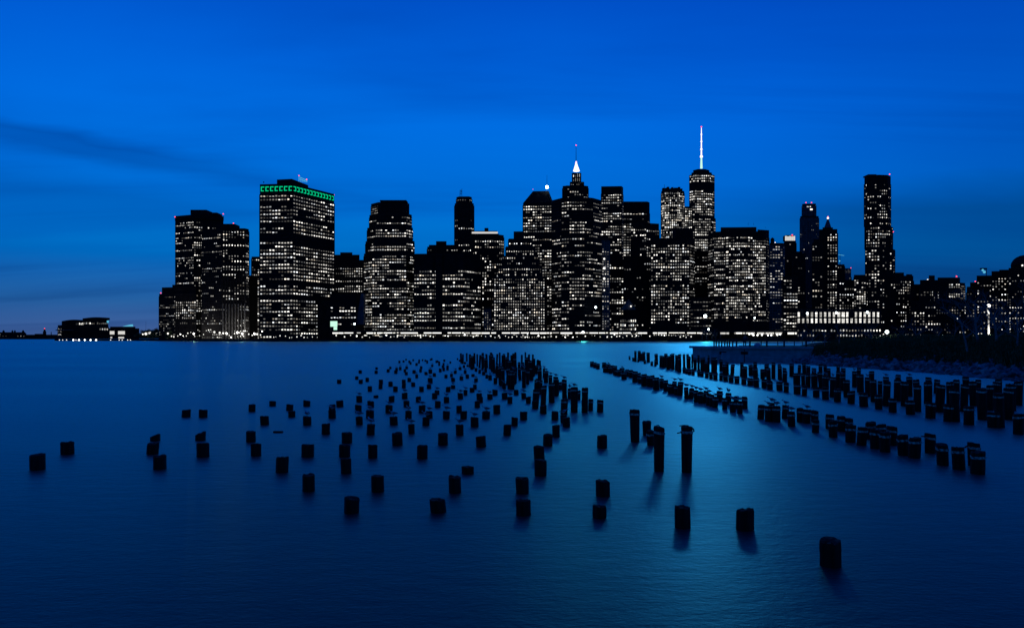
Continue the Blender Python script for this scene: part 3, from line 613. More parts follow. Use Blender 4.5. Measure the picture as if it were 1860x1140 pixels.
slab(b, 'roof_lamp_hood', 1783, 1793, 486.5, 489, 764, 3, 'plant'); beacon(b, 1785, 490.5, 762, 'cyan_light', 1.1, 'roof_lamp'); beacon(b, 1788, 494, 762, 'cyan_light', 1.3, 'roof_lamp'); mast(b, 1791.5, 500, 488, 765, 0.4, 0.4, 'lamp_arm', 'plant')
b = building('apartment_block', 'dark block rising left of the domed building', 740, [([(1801, 3), (1834, 0)], 492), ([(1815, 5), (1832, 4)], 489)], [st2, None], 'building', seed=64)
b = building('civic_building', 'dark domed building cut by the right edge', 720, [([(1832, 3), (1882, 0)], 486), ([(1836, 6), (1882, 4)], 481)], [st2, None], 'building', seed=65)
m = MB(); p = local(b, at(1862, 735, 482)); R_ = 12.0
m.rings([[(p[0]+R_*math.cos(t)*math.cos(k*math.pi/9), p[1]+R_*math.cos(t)*math.sin(k*math.pi/9), p[2]+R_*0.85*math.sin(t)) for k in range(18)] for t in (0, 0.3, 0.6, 0.9, 1.2, 1.5)]); m.build('dome', M['plant'], b)
beacon(b, 1857, 482, 719, 'soft_light', 0.8, 'lamp')
# brick market hall with big individual windows
D = 832
b = building('market_hall', 'long low market hall with two rows of tall bright windows', D, [([(1447, 0), (1601, 0)], 562.5), ([(1447, 2), (1601, 2)], 560.5)],
    [S(rp=10, cp=5.2, fw=0.6, fh=0.4, p=0.62, pd=0.1, pf=0.2, y=(588, 612), top=14.5, bright=1.0, run=0.3), None], 'building', depth=18, seed=66, wall='brown')
rw = random.Random(5); pane = None
for row, (ya, yb) in enumerate(((566.5, 575.5), (578, 586.5))):
    for i in range(19):
        px = 1449 + i*8.0; w_ = 3.9 if i not in (9, 10) else 6.0
        if rw.random() < 0.04: continue
        a, c = at(px, D-0.3, yb), at(px+w_, D-0.3, ya); l = b.location
        mm = MB(); v_ = rw.choice((0.55, 0.8, 1.1, 1.5))
        nx = 2
        for ix in range(nx):
            for iz in range(2):
                x0 = a.x + (c.x-a.x)*(ix+0.06)/nx; x1 = a.x + (c.x-a.x)*(ix+0.94)/nx; z0 = a.z + (c.z-a.z)*(iz+0.05)/2; z1 = a.z + (c.z-a.z)*(iz+0.95)/2
                g = v_*rw.uniform(0.7, 1.15); mm.quad((x0-l.x, -0.12, z0-l.z), (x1-l.x, -0.12, z0-l.z), (x1-l.x, -0.12, z1-l.z), (x0-l.x, -0.12, z1-l.z), (g, g*0.97, g*0.9))
        fm = MB(); X0, X1, Z0, Z1 = a.x-l.x, c.x-l.x, a.z-l.z, c.z-l.z; xm, zm = (X0+X1)/2, (Z0+Z1)/2
        for q in ((X0-0.12, X0, Z0, Z1), (X1, X1+0.12, Z0, Z1), (xm-0.06, xm+0.06, Z0, Z1), (X0-0.12, X1+0.12, Z1+0.004, Z1+0.16), (X0-0.2, X1+0.2, Z0-0.2, Z0-0.004)): fm.box(q[0], q[1], -0.3, -0.05, q[2], q[3])
        wo = fm.build('window', M['grid'], b); mm.build('pane', M['lit'], wo)
for i in range(20): slab(b, 'pier', 1446.6+i*8.0, 1448.4+i*8.0, 563, 590, D-0.7, 0.6, 'brown')

# --- left harbour buildings
D = 1060
b = building('ferry_terminal', 'long rounded ferry terminal with glowing upper gallery at far left', D,
    [([(105, 14), (112, 2), (150, 0), (197, 0)], 590), ([(112, 10), (120, 5), (152, 4), (196, 4)], 583), ([(150, 8), (157, 6), (191, 6), (197, 9)], 577.5)],
    [[S(rp=6, cp=3, fw=0.85, fh=0.55, p=0.85, pd=0, pf=0.5, y=(592, 614)), None, S(rp=8, cp=4, p=0.35, pd=0.5, pf=0, bright=0.5, y=(593, 600), cols_dark=((0, 0.55),))],
     [None, S(rp=6, cp=2.6, fw=0.9, fh=0.7, p=0.7, pd=0, pf=0, top=1.5, bright=0.6, cols_dark=((0, 0.5),)), S(rp=5.5, cp=3, fw=0.9, fh=0.65, p=0.8, pd=0, pf=0.4, top=1, bright=0.9)], [S(rp=5, cp=3, p=0.5, fh=0.4, y=(581, 583.4), bright=0.8)]], 'building', seed=71, depth=50)
for xa, xb, yb_, yt_, dd in ((112, 150, 584.5, 580, 8), (151, 190, 579, 575.5, 9)):
    m = MB(); l = b.location; rg_ = []
    for k in range(9):
        t = k/8; px_ = xa+(xb-xa)*t; z_ = zat(yb_+(yt_-yb_)*math.sin(math.pi*min(1.0, 0.12+t*0.62)) , D)-GZ
        p = at(px_, D+dd); rg_.append([(p.x-l.x, p.y-l.y, zat(yb_, D)-GZ-1), (p.x-l.x, p.y-l.y, z_), (p.x-l.x, p.y-l.y+14, z_), (p.x-l.x, p.y-l.y+14, zat(yb_, D)-GZ-1)])
    m.rings(rg_); m.build('curved_roof', M['plant'], b)
slab(b, 'roof_end_light', 194, 197, 582, 586, D+3, 1, 'cyan_light'); slab(b, 'canopy', 101, 129, 598.5, 600, D-6, 8, 'stone')
b = building('harbour_shed', 'low harbour shed with cyan lit roof edge beside the ferry terminal', 1045, [([(197, 0), (246, 0), (253, 8)], 596), ([(200, 3), (246, 3)], 593)], [None, None], 'building', seed=72, depth=30)
for px, py, w_, h_ in ((199.5, 601, 8, 6), (214.5, 601, 12, 6), (200.5, 611.5, 3, 2.5), (215, 611.5, 10, 3)): slab(b, 'window', px, px+w_, py, py+h_, 1044.6, 0.5, 'dim_light')
m = MB(); v = [local(b, at(222, 1044, 592.5)), local(b, at(240, 1044, 592.5)), local(b, at(239.5, 1044, 589)), local(b, at(236, 1044, 589.4))]; w = [(x, y+3, z) for x, y, z in v]
m.poly(v); m.poly(list(reversed(w)))
for i in range(4): j = (i+1) % 4; m.quad(v[j], v[i], w[i], w[j])
m.build('lit_roof_edge', M['cyan_light'], b)
D = 2430
b = building('island_hall', 'far low hall with small domed turrets at the left edge', D, [([(-8, 0), (46, 0)], 603)], [S(rp=4, cp=5, fw=0.4, fh=0.4, p=0.3, pd=0.2, pf=0, bright=0.9)], 'building', seed=73, depth=60)
for px, w_ in ((6.5, 4), (22.5, 3.2), (27, 3.2), (42, 4)):
    m = MB(); p = local(b, at(px, D+10, 604)); r_ = w_*0.5*D/F
    m.rings([[(p[0]+a_*r_*math.cos(k*math.pi/4), p[1]+a_*r_*math.sin(k*math.pi/4), p[2]+h_) for k in range(8)] for a_, h_ in ((1, -2), (1, 3.5), (0.75, 6), (0.1, 8.5))]); m.build('turret', M['plant'], b)
b = building('island_shed', 'far long low shed between the domed hall and the ferry terminal', D+20, [([(47, 0), (104, 0)], 607.5), ([(63, 4), (78, 4)], 606)], [S(rp=4, cp=6, fw=0.35, fh=0.4, p=0.04, pd=0.3, pf=0), None], 'building', seed=74, depth=60)
b = empty('beacon_tower', at(81, D+40, 614), 'squat far beacon tower with red tip on the island', 'tower'); b.location.z = 2.0
m = MB(); p = local(b, at(81, D+40, 612)); m.rings([[(p[0]+r_*math.cos(k*math.pi/4), p[1]+r_*math.sin(k*math.pi/4), p[2]+h_) for k in range(8)] for r_, h_ in ((5.5, -4), (4.8, 18), (3.4, 20), (1.6, 26), (0.6, 29))]); m.build('tower_body', M['plant'], b); beacon(b, 81, 596.5, D+38, r=1.4)
b = empty('chimney', at(93, D+40, 614), 'thin far chimney right of the beacon tower', 'chimney'); b.location.z = 2.0
mast(b, 93, 614, 602.5, D+40, 1.6, 1.3, 'shaft', 'plant')

# ------------------------------------------------------------------ elevated highway and quay lamps
hw = empty('elevated_highway', at(1000, 826, 614), 'long elevated highway glowing underneath along the far shore', 'highway'); hw.location.z = GZ
l = hw.location
def hbox(name, px0, px1, py0, py1, D, dep, mat):
    return slab(hw, name, px0, px1, py0, py1, D, dep, mat)
hbox('deck', 600, 1448, 600.4, 603.2, 827, 16, 'plant'); hbox('parapet', 600, 1448, 599, 600.4, 827.4, 0.5, 'grid'); 
rh = random.Random(8); px = 604.0
while px < 1446:
    ln = rh.uniform(4, 34)
    if not (1262 < px < 1290):
        m = MB(); e = min(px+ln, 1447); hgt = rh.uniform(1.2, 2.5) if px < 1295 else rh.uniform(2.6, 3.6)
        hbox('light_strip', px, e, 603.5, 603.5+hgt, 828.5+rh.uniform(0, 3), 0.4, rh.choice(('strip_light', 'strip_light', 'dim_light', 'soft_light')))
    px += ln + rh.choice((0.8, 1.5, 3, 6, 11))
for i in range(48): hbox('column', 606+i*17.8, 607.4+i*17.8, 603.2, 614, 829, 1.5, 'plant')
LAMPN = {}
def quay_lamp(px, py, D, r, mat, label, group):
    LAMPN[group] = LAMPN.get(group, 0)+1; label = ordinal(LAMPN[group]) + ' from the left, ' + label
    o = empty('quay_lamp', at(px, D, 614), label, 'lamp', group); o.location.z = GZ
    p = local(o, at(px, D, py)); m = MB(); m.ball(p, r, 8, 5); m.build('globe', M[mat], o)
    m = MB(); m.tube([(0, 0, -0.3), (0, 0, p[2])], [0.12, 0.09], 5); m.build('post', M['rail'], o)
for i in range(34): quay_lamp(306+i*5.2+rh.uniform(-1.5, 1.5), rh.uniform(598, 613), 905-i*2.2+rh.uniform(0, 12), rh.choice((0.4, 0.5, 0.7, 1.1)), rh.choice(('soft_light', 'soft_light', 'soft_light', 'white_light')), 'small white lamp on the far quay below the left towers', 'quay lamps below the left towers')
for i in range(50): quay_lamp(610+i*13+rh.uniform(-5, 5), rh.uniform(607.5, 612.5), 824.3, rh.choice((0.35, 0.5, 0.7)), rh.choice(('soft_light', 'soft_light', 'white_light')), 'tiny white lamp under the elevated highway', 'quay lamps under the highway')
for px, py in ((1361, 606.5), (1366, 606), (1368.5, 608.5), (1376, 608.5), (1384, 608), (1395, 608.5), (1401, 608.5), (1412, 607.8), (1417, 607)): quay_lamp(px, py, 824, 0.8, 'white_light', 'round lamp in the chain under the highway end', 'lamp chain under the highway end')
for px, c in ((108.0, 0), (114, 0), (121, 0), (133, 1), (138, 0), (143.5, 1), (154, 1), (164.5, 1), (174.5, 1), (201, 0), (216.5, 0), (222, 0), (232, 0), (237, 0), (243, 0), (247, 0), (258, 0), (263, 0)):
    quay_lamp(px, 617.2, 1003, 0.95 if c else 0.6, 'white_light' if c else 'soft_light', 'small waterside lamp in front of the ferry terminal and shed', 'waterside lamps by the ferry terminal')
for px, py in ((259.5, 606.8), (265, 606), (271.5, 604), (285, 606.5)): quay_lamp(px, py, 990, 1.7 if px > 262 else 1.0, 'soft_light', 'bright round lamp among the dark trees beside the ferry shed', 'lamps among the waterside trees')

for k, (px, dd) in enumerate(((352, 925), (412, 905), (440, 908), (462, 930))):
    o = empty('plaza_lamp', at(px, dd, 614), ordinal(k+1) + ' from the left of four bright plaza lamps at the foot of the left towers', 'lamp', 'plaza lamps'); o.location.z = GZ
    m = MB(); m.ball((0, 0, 6.5), 1.1, 8, 5); m.build('globe', M['white_light'], o); m = MB(); m.tube([(0, 0, -0.3), (0, 0, 5.6)], [0.16, 0.12], 6); m.build('post', M['rail'], o)
    ld = bpy.data.lights.new('plaza_light', 'POINT'); ld.energy = 1.6e4; ld.color = (1.0, 0.95, 0.86); ld.shadow_soft_size = 1.0
    lo = bpy.data.objects.new('plaza_light', ld); col.objects.link(lo); lo.parent = o; lo.location = (0, 1.5, 7.2)
def pier(px0, px1, D0, D1, ytop, label, roof=0.0):
    o = empty('pier', at((px0+px1)/2, D0, 614), label, 'pier', 'low piers along the far shore'); o.location.z = 0; l = o.location
    a, c = at(px0, D0), at(px1, D0); m = MB(); m.box(a.x-l.x, c.x-l.x, 0, D1-D0, -1, 1.9); m.build('deck', M['quay'], o)
    zt_ = zat(ytop, D0); m = MB(); m.prism([(a.x-l.x+2, 2), (c.x-l.x-2, 2), (c.x-l.x-2, D1-D0-1), (a.x-l.x+2, D1-D0-1)], 1.904, zt_-roof); m.build('shed', M['plant'], o)
    m = MB(); m.poly([(a.x-l.x, 1, zt_-roof+0.05), (c.x-l.x, 1, zt_+0.05), (c.x-l.x, D1-D0, zt_+0.6), (a.x-l.x, D1-D0, zt_-roof+0.6)]); m.poly([(a.x-l.x, D1-D0, zt_-roof+0.3), (c.x-l.x, D1-D0, zt_+0.3), (c.x-l.x, 1, zt_-0.25), (a.x-l.x, 1, zt_-roof-0.25)]); m.build('roof', M['stone'], o)
    r = random.Random(int(px0))
    for k in range(int((px1-px0)/7)):
        p = at(px0+4+k*7+r.uniform(-2, 2), D0+1.6, r.uniform(609, 613)); m = MB(); m.ball((p.x-l.x, p.y-l.y, p.z), r.choice((0.3, 0.45, 0.6)), 6, 4); m.build('lamp', M[r.choice(('soft_light', 'soft_light', 'strip_light'))], o)
pier(492, 570, 800, 822, 603, 'low pier shed with slanting pale roof below the broad slab tower', 3.2)
pier(690, 742, 806, 822, 611, 'flat low pier below the octagonal tower')
pier(906, 952, 803, 822, 608.5, 'low pier shed below the stepped ziggurat')
pier(1108, 1168, 800, 822, 608, 'low pier shed below the flat topped towers', 1.2)
pier(1216, 1262, 804, 822, 610, 'flat low pier left of the flood lamp')
def flood(px, py, D, r, label, watts=None, colr=(1, 1, 1), aim=None, size=70):
    o = empty('flood_lamp', at(px, D, 614), label, 'lamp'); o.location.z = GZ
    p = local(o, at(px, D, py)); m = MB(); m.ball(p, r, 10, 6); m.build('lens', M['cool_light'], o)
    m = MB(); m.tube([(0, 1.2, -0.3), (0, 1.2, p[2]+0.4)], [0.35, 0.22], 6); m.build('mast', M['rail'], o)
    m = MB(); m.rings([[(p[0]+q*math.cos(k*math.pi/5), p[1]+dy, p[2]+q*math.sin(k*math.pi/5)) for k in range(10)] for q, dy in ((r*1.1, 0.2), (r*1.1, 0.9), (r*0.4, 1.5))]); m.build('housing', M['rail'], o)
    if watts:
        ld = bpy.data.lights.new('flood_beam', 'SPOT'); ld.energy = watts; ld.color = colr; ld.spot_size = math.radians(size); ld.spot_blend = 0.6; ld.shadow_soft_size = r*1.5
        lo = bpy.data.objects.new('flood_beam', ld); col.objects.link(lo); lo.parent = o
        lo.location = (p[0], p[1]-r-2.5, p[2])
        w = Vector(aim) - (Vector(o.location) + Vector(lo.location)); lo.rotation_euler = w.to_track_quat('-Z', 'Y').to_euler()
    return o
flood(1281, 574, 826, 1.7, 'brilliant flood lamp on the far shore below the massive block', 4.0e4, (0.12, 0.72, 1.0), (60, 300, 0), 60)
flood(1287, 598, 824, 1.0, 'smaller lamp just under the brilliant flood lamp')
flood(1059, 603, 825, 1.1, 'lamp on the far quay below the spire tower', 2.0e4, (0.15, 0.85, 1.0), (60, 400, 0), 60)
for px, py in ((1466.5, 569), (1519.5, 568), (1575.5, 567)): flood(px, py, 829, 1.15, {1466.5: 'left', 1519.5: 'middle', 1575.5: 'right'}[px] + ' of three bright lamps along the market hall roof edge')
flood(644, 588, 824, 0.9, 'single lamp post in front of the octagonal tower')
flood(1371, 577, 836, 0.8, 'lamp post in front of the massive many sided block')
flood(1526, 575, 840, 0.5, 'thin lamp post behind the market hall')

# ------------------------------------------------------------------ trees
def tree_mesh(seed, height, spread=0.55, levels=4, r0=None, lean=0.0):
    r = random.Random(seed); T, B = MB(), MB(); r0 = r0 or height*0.018
    def grow(p, d, ln, rad, lev, mb):
        pts = [p.copy()]; rr = [rad]; n = 4
        for i in range(n):
            d = (d + Vector((r.uniform(-1, 1), r.uniform(-1, 1), r.uniform(-0.25, 0.55)))*0.16).normalized(); p = p + d*(ln/n); pts.append(p.copy()); rr.append(rad*(1-0.55*(i+1)/n))
        mb.tube(pts, rr, 5 if lev < 2 else 3, cap=False)
        if lev >= levels: return
        for k in range(r.choice((3, 3, 4)) if lev else 7):
            t = r.uniform(0.35, 1.0) if lev else r.uniform(0.25, 1.0)
            i = min(n-1, int(t*n)); q = pts[i].lerp(pts[i+1], t*n-i)
            ax = Vector((r.uniform(-1, 1), r.uniform(-1, 1), r.uniform(-0.2, 0.6))).normalized()
            nd = (d*(1-spread) + ax*spread).normalized()
            grow(q, nd, ln*r.uniform(0.45, 0.7), rr[i]*0.55, lev+1, B)
    grow(Vector((0, 0, -0.4)), Vector((lean, 0, 1)).normalized(), height*0.62, r0, 0, T)
    return T, B
def bare_tree(name, loc, height, seed, label, group, levels=4, spread=0.55, lean=0.0, twig=1.0):
    o = empty(name, loc, label, 'tree', group); T, B = tree_mesh(seed, height, spread, levels, lean=lean)
    T.build('trunk', M['bark'], o); B.build('crown', M['bark'], o)
    return o

# ------------------------------------------------------------------ river bank, platform, railing
def bank_x(y): return 41.8 + 1.2*math.sin(y*0.11) + (max(0.0, y-112)*0.36)
def bank_z(s):                                           # s: metres inland from the waterline
    for (a, za), (b2, zb) in zip(((-6, -1.4), (0, 0.0), (4, 1.15), (9, 2.0), (18, 2.7), (40, 3.0)), ((0, 0.0), (4, 1.15), (9, 2.0), (18, 2.7), (40, 3.0), (400, 3.1))):
        if a <= s <= b2: return za + (zb-za)*(s-a)/(b2-a)
    return 3.1
m = MB(); nx, ny = 46, 70
ss = [-6 + 0.9*i for i in range(32)] + [24+3*1.28**i for i in range(14)]
rows_ = []
for j in range(ny):
    y = 18 + (j/(ny-1))**1.3*230; rowv = []
    for s in ss:
        z = bank_z(s) + 0.35*noise.noise(Vector((s*0.25, y*0.2, 1.0)))*(1 if s > 0 else 0.3); rowv.append((bank_x(y)+s, y, z))
    rows_.append(rowv)
for j in range(ny-1):
    for i in range(len(ss)-1): m.quad(rows_[j][i], rows_[j][i+1], rows_[j+1][i+1], rows_[j+1][i])
tag(m.build('bank_ground', M['soil'], smooth=True), kind='structure')
r = random.Random(77); m = MB()
ico = bmesh.new(); bmesh.ops.create_icosphere(ico, subdivisions=1, radius=1.0)
iv = [v.co.copy() for v in ico.verts]; ifc = [tuple(v.index for v in f.verts) for f in ico.faces]; ico.free()
for k in range(3600):
    y = 24 + r.random()**0.8*98; s = r.uniform(-1.6, 3.8); sz = r.choice((0.10, 0.14, 0.18, 0.24, 0.34, 0.6)); rot = Matrix.Rotation(r.random()*6.28, 3, 'Z') @ Matrix.Rotation(r.random()*1.2, 3, 'X')
    sc_ = Vector((r.uniform(0.7, 1.5), r.uniform(0.7, 1.4), r.uniform(0.35, 0.9)))*sz; n0 = len(m.v)
    c = Vector((bank_x(y)+s, y, bank_z(s)+sz*0.15))
    for v in iv:
        q = rot @ Vector((v.x*sc_.x*r.uniform(0.65, 1.2), v.y*sc_.y*r.uniform(0.65, 1.2), v.z*sc_.z*r.uniform(0.6, 1.2))); m.v.append(tuple(c+q))
    for f in ifc: m.f.append(tuple(n0+i for i in f)); m.c.append(None)
tag(m.build('riprap', M['rock']), 'jumbled pale stones lining the right bank', 'rocks', kind='stuff')
# large concrete blocks and a fallen beam among the stones
def block(px, py0, py1, w, D, rz, label):
    p = at(px, D); z0, z1 = zat(py1, D), zat(py0, D); hw_ = w*0.5*D/F; m = MB()
    m.prism([(-hw_, -0.5), (hw_*0.95, -0.55), (hw_, 0.6), (-hw_*0.97, 0.55)], -0.3, z1-z0, [(-hw_*0.97, -0.46), (hw_*0.9, -0.5), (hw_*0.96, 0.55), (-hw_*0.92, 0.5)])
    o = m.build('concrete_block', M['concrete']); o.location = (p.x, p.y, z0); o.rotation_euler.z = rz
    tag(o, label, 'block', 'broken concrete on the bank'); return o
block(1622, 661, 680, 19, 84, 0.1, 'square broken concrete block among the stones, left of the fallen beam')
block(1607, 662, 676, 8, 86, -0.2, 'small upright concrete stub beside the square block')
block(1716, 668, 684, 11, 76, 0.2, 'low concrete stub among the stones right of the fallen beam')
block(1794, 671, 690, 22, 69, -0.1, 'broad cracked concrete block low on the bank at far right')
block(1812, 673, 692, 14, 68, 0.15, 'narrow cracked concrete block next to the broad one at far right')
block(1318, 640.5, 650, 13, 106, 0.0, 'small concrete footing in front of the platform wall')
block(1392, 648, 660, 20, 104, 0.05, 'low concrete footing near the right of the platform wall')
block(1430, 650, 662, 9, 103, 0.3, 'small pale boulder like block below the platform')
m = MB(); a_, b_ = at(1633, 84, 664), at(1680, 88, 655); m.tube([a_, b_], [0.14, 0.13], 6); tag(m.build('fallen_beam', M['wood']), 'long dark beam lying tilted across the stones', 'beam')

D = 110.0
pf = empty('platform', at(1370, D, 614), 'low concrete waterside platform left of the stone bank', 'platform'); pf.location.z = 0; l = pf.location
zt = zat(629.5, D)
m = MB(); a, c = at(1287.5, D), at(1476, D)
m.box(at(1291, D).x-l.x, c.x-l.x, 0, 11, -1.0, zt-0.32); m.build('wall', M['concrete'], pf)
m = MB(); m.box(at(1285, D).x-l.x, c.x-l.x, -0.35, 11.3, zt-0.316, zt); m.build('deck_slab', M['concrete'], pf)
m = MB(); m.box(at(1382, D).x-l.x, at(1475, D).x-l.x, 0.4, 10.8, zt+0.004, zt+0.10); m.build('turf', M['turf'], pf)
for px in (1313, 1352): 
    m = MB(); x = at(px, D).x-l.x; m.box(x-0.5, x+0.5, -0.06, 0.02, zt-1.1, zt-0.7); m.build('scupper', M['quay'], pf)
m = MB(); x = at(1352, D).x - l.x; m.box(x-0.05, x+0.05, -0.04, 0.02, 0, zt-0.32); m.build('joint', M['quay'], pf)
rl = empty('railing', at(1370, D, 614), 'dark post railing along the platform edge', 'railing'); rl.location.z = zt; l = rl.location
zr = zat(616.5, D) - zt
for px in (1297.5, 1301.5, 1306.5, 1311.5, 1317, 1321.5, 1325.5, 1331.5, 1338.5):
    m = MB(); x = at(px, D).x-l.x; m.box(x-0.08, x+0.08, 0.08, 0.24, 0, zr); m.build('post', M['rail'], rl)
for px in (1363, 1393.5, 1425, 1465):
    m = MB(); x = at(px, D).x-l.x; m.box(x-0.10, x+0.10, 0.08, 0.26, 0, zr); m.build('post', M['rail'], rl)
for px in (1383, 1413, 1443):
    p = at(px, D+10); m = MB(); x = p.x-l.x; m.box(x-0.05, x+0.05, 10, 10.12, 0, zr); m.build('post', M['rail'], rl)
m = MB(); m.box(at(1296, D).x-l.x, at(1475, D).x-l.x, 0.08, 0.24, zr+0.003, zr+0.10); m.build('top_rail', M['rail'], rl)
m = MB(); m.box(at(1381, D+10).x-l.x, at(1475, D).x-l.x, 10.01, 10.1, zr+0.003, zr+0.07); m.build('top_rail', M['rail'], rl)
m = MB(); m.tube([(at(1296, D).x-l.x, 0.16, zr*0.55), (at(1475, D).x-l.x, 0.16, zr*0.55)], [0.02, 0.02], 5); m.build('cable', M['rail'], rl)

# person leaning at the railing
def skin_fig(name, verts, edges, mat, parent, root_i=0, sub=1):
    me = bpy.data.meshes.new(name); me.from_pydata([v[:3] for v in verts], edges, []); me.materials.append(mat)
    o = bpy.data.objects.new(name, me); col.objects.link(o); o.parent = parent
    s = o.modifiers.new('skin', 'SKIN'); s.use_smooth_shade = True
    for i, v in enumerate(verts): me.skin_vertices[0].data[i].radius = (v[3], v[3]); me.skin_vertices[0].data[i].use_root = (i == root_i)
    u = o.modifiers.new('sub', 'SUBSURF'); u.levels = sub; u.render_levels = sub
    return o
pp = at(1353, D+1.0); person = empty('person', (pp.x, pp.y, zt), 'person in red hat and dark blue jacket leaning on the platform railing', 'person')
bv = [(0, 0.10, 0.92, 0.12), (0, 0.04, 1.12, 0.13), (0, -0.06, 1.34, 0.13), (0, -0.12, 1.47, 0.055), (0, -0.17, 1.58, 0.085), (0, -0.18, 1.68, 0.085),
      (-0.19, -0.08, 1.38, 0.055), (-0.34, -0.30, 1.20, 0.042), (-0.20, -0.62, 1.13, 0.032), (-0.16, -0.70, 1.12, 0.036),
      (0.19, -0.08, 1.38, 0.055), (0.34, -0.30, 1.20, 0.042), (0.20, -0.62, 1.13, 0.032), (0.16, -0.70, 1.12, 0.036),
      (-0.11, 0.10, 0.84, 0.085), (-0.13, 0.10, 0.46, 0.06), (-0.13, 0.16, 0.09, 0.045), (-0.13, 0.02, 0.05, 0.04),
      (0.11, 0.10, 0.84, 0.085), (0.14, 0.06, 0.46, 0.06), (0.15, 0.12, 0.09, 0.045), (0.15, -0.02, 0.05, 0.04)]
be = [(0, 1), (1, 2), (2, 3), (3, 4), (4, 5), (2, 6), (6, 7), (7, 8), (8, 9), (2, 10), (10, 11), (11, 12), (12, 13), (0, 14), (14, 15), (15, 16), (16, 17), (0, 18), (18, 19), (19, 20), (20, 21)]
skin_fig('body', bv, be, M['skin'], person)
jk = [0, 1, 2, 6, 7, 8, 10, 11, 12]; mp_ = {v: i for i, v in enumerate(jk)}
skin_fig('jacket', [(*bv[i][:3], bv[i][3]*1.25+0.015) for i in jk], [(mp_[a], mp_[c]) for a, c in be if a in mp_ and c in mp_], M['blue_cloth'], person)
tr = [0, 14, 15, 16, 18, 19, 20]; mp_ = {v: i for i, v in enumerate(tr)}
skin_fig('trousers', [(*bv[i][:3], bv[i][3]*1.18+0.012) for i in tr], [(mp_[a], mp_[c]) for a, c in be if a in mp_ and c in mp_], M['dark_cloth'], person)
m = MB(); m.rings([[(q*math.cos(k*math.pi/6), -0.165+q*1.1*math.sin(k*math.pi/6), z) for k in range(12)] for q, z in ((0.118, 1.60), (0.128, 1.66), (0.122, 1.74), (0.085, 1.80), (0.02, 1.825))]); m.build('hat', M['red_cloth'], person, True)
for sgn in (-1, 1):                                       # five fingers on each hand, closed on the rail
    m = MB()
    for f in range(4):
        x = sgn*(0.155-0.02*f*0.9); m.tube([(x, -0.71, 1.125), (x-sgn*0.005, -0.765, 1.122), (x-sgn*0.007, -0.785, 1.09)], [0.010, 0.009, 0.008], 5)
    m.tube([(sgn*0.185, -0.69, 1.12), (sgn*0.150-sgn*0.06, -0.73, 1.105)], [0.011, 0.009], 5); m.build('fingers', M['skin'], person)
bg = empty('bag', (at(1376, D+1.2).x, D+1.2, zt), 'slumped pale blue bag on the platform right of the person', 'bag')
m = MB(); m.rings([[(q*math.cos(k*math.pi/6)*1.5, q*math.sin(k*math.pi/6), z+0.05*math.cos(k)) for k in range(12)] for q, z in ((0.30, 0.0), (0.36, 0.15), (0.30, 0.32), (0.16, 0.45), (0.05, 0.48))]); m.build('sack', M['bag_cloth'], bg, True)
m = MB(); m.tube([(-0.12, 0, 0.42), (-0.08, 0, 0.62), (0.08, 0, 0.62), (0.12, 0, 0.42)], [0.018]*4, 5); m.build('handle', M['dark_cloth'], bg)

# bank vegetation: one uncountable mass of stalks and leaves
r = random.Random(5); m = MB()
for k in range(60000):
    y = 48 + r.random()*100; s = 2.4 + abs(r.gauss(0, 1))*12
    if s > 60: continue
    x = bank_x(y)+s; z = bank_z(s); den = noise.noise(Vector((x*0.12, y*0.12, 3.0)))
    if den < -0.25 and r.random() < 0.8: continue
    hgt = (0.6+0.95*max(0, den+0.4))*r.uniform(0.4, 1.25)*min(1.0, 0.35+s*0.06)*(1.0+max(0, 105-y)/55.0); wd = 0.03+0.05*r.random()
    t = r.random()*6.28; dx, dy = math.cos(t)*wd, math.sin(t)*wd; lx, ly = r.uniform(-0.35, 0.35)*hgt, r.uniform(-0.35, 0.35)*hgt
    m.poly([(x-dx, y-dy, z-0.1), (x+dx, y+dy, z-0.1), (x+lx*0.5+dx*1.4, y+ly*0.5+dy*1.4, z+hgt*0.6), (x+lx, y+ly, z+hgt)])
    for q in range(2):
        cx_, cy_, cz_ = x+lx*r.random()+r.uniform(-0.2, 0.2), y+ly*r.random()+r.uniform(-.2, .2), z+hgt*r.uniform(0.35, 1.0); e = r.uniform(0.05, 0.12)
        m.poly([(cx_-e, cy_, cz_), (cx_, cy_+e*0.6, cz_-e*0.5), (cx_+e, cy_, cz_+e*0.3), (cx_, cy_-e*0.4, cz_+e*0.7)])
tag(m.build('bank_vegetation', M['foliage']), 'dark tangled grasses and shrubs covering the right bank', 'vegetation', kind='stuff')
# fence line behind the bank and lamps
fn = empty('park_fence', (at(1640, 128).x, 128, 3.0), 'pale low fence on top of the bank beside the bright park lamp', 'fence'); l = fn.location
for i in range(22):
    m = MB(); x = at(1572+i*6.4, 128).x-l.x; m.box(x-0.04, x+0.04, -0.04, 0.04, -0.3, 1.05); m.build('post', M['stone'], fn)
for z in (0.45, 1.02):
    m = MB(); m.box(at(1571, 128).x-l.x, at(1708, 128).x-l.x, -0.02, 0.02, z, z+0.05); m.build('rail', M['stone'], fn)
def park_lamp(px, py, D, r, label, watts, rr=0.1):
    z0 = 2.9; o = empty('park_lamp', (at(px, D).x, D, z0), label, 'lamp'); h = zat(py, D)-z0
    m = MB(); m.ball((0, 0, h), r, 12, 7); m.build('globe', M['cool_light'], o)
    m = MB(); m.tube([(0, 0, -0.4), (0, 0, h-r)], [rr, rr*0.7], 8); m.build('post', M['rail'], o)
    ld = bpy.data.lights.new('lamp_light', 'POINT'); ld.energy = watts; ld.color = (1.0, 0.95, 0.86); ld.shadow_soft_size = r; lo = bpy.data.objects.new('lamp_light', ld); col.objects.link(lo); lo.parent = o; lo.location = (0, -r-0.12, h)
    return o
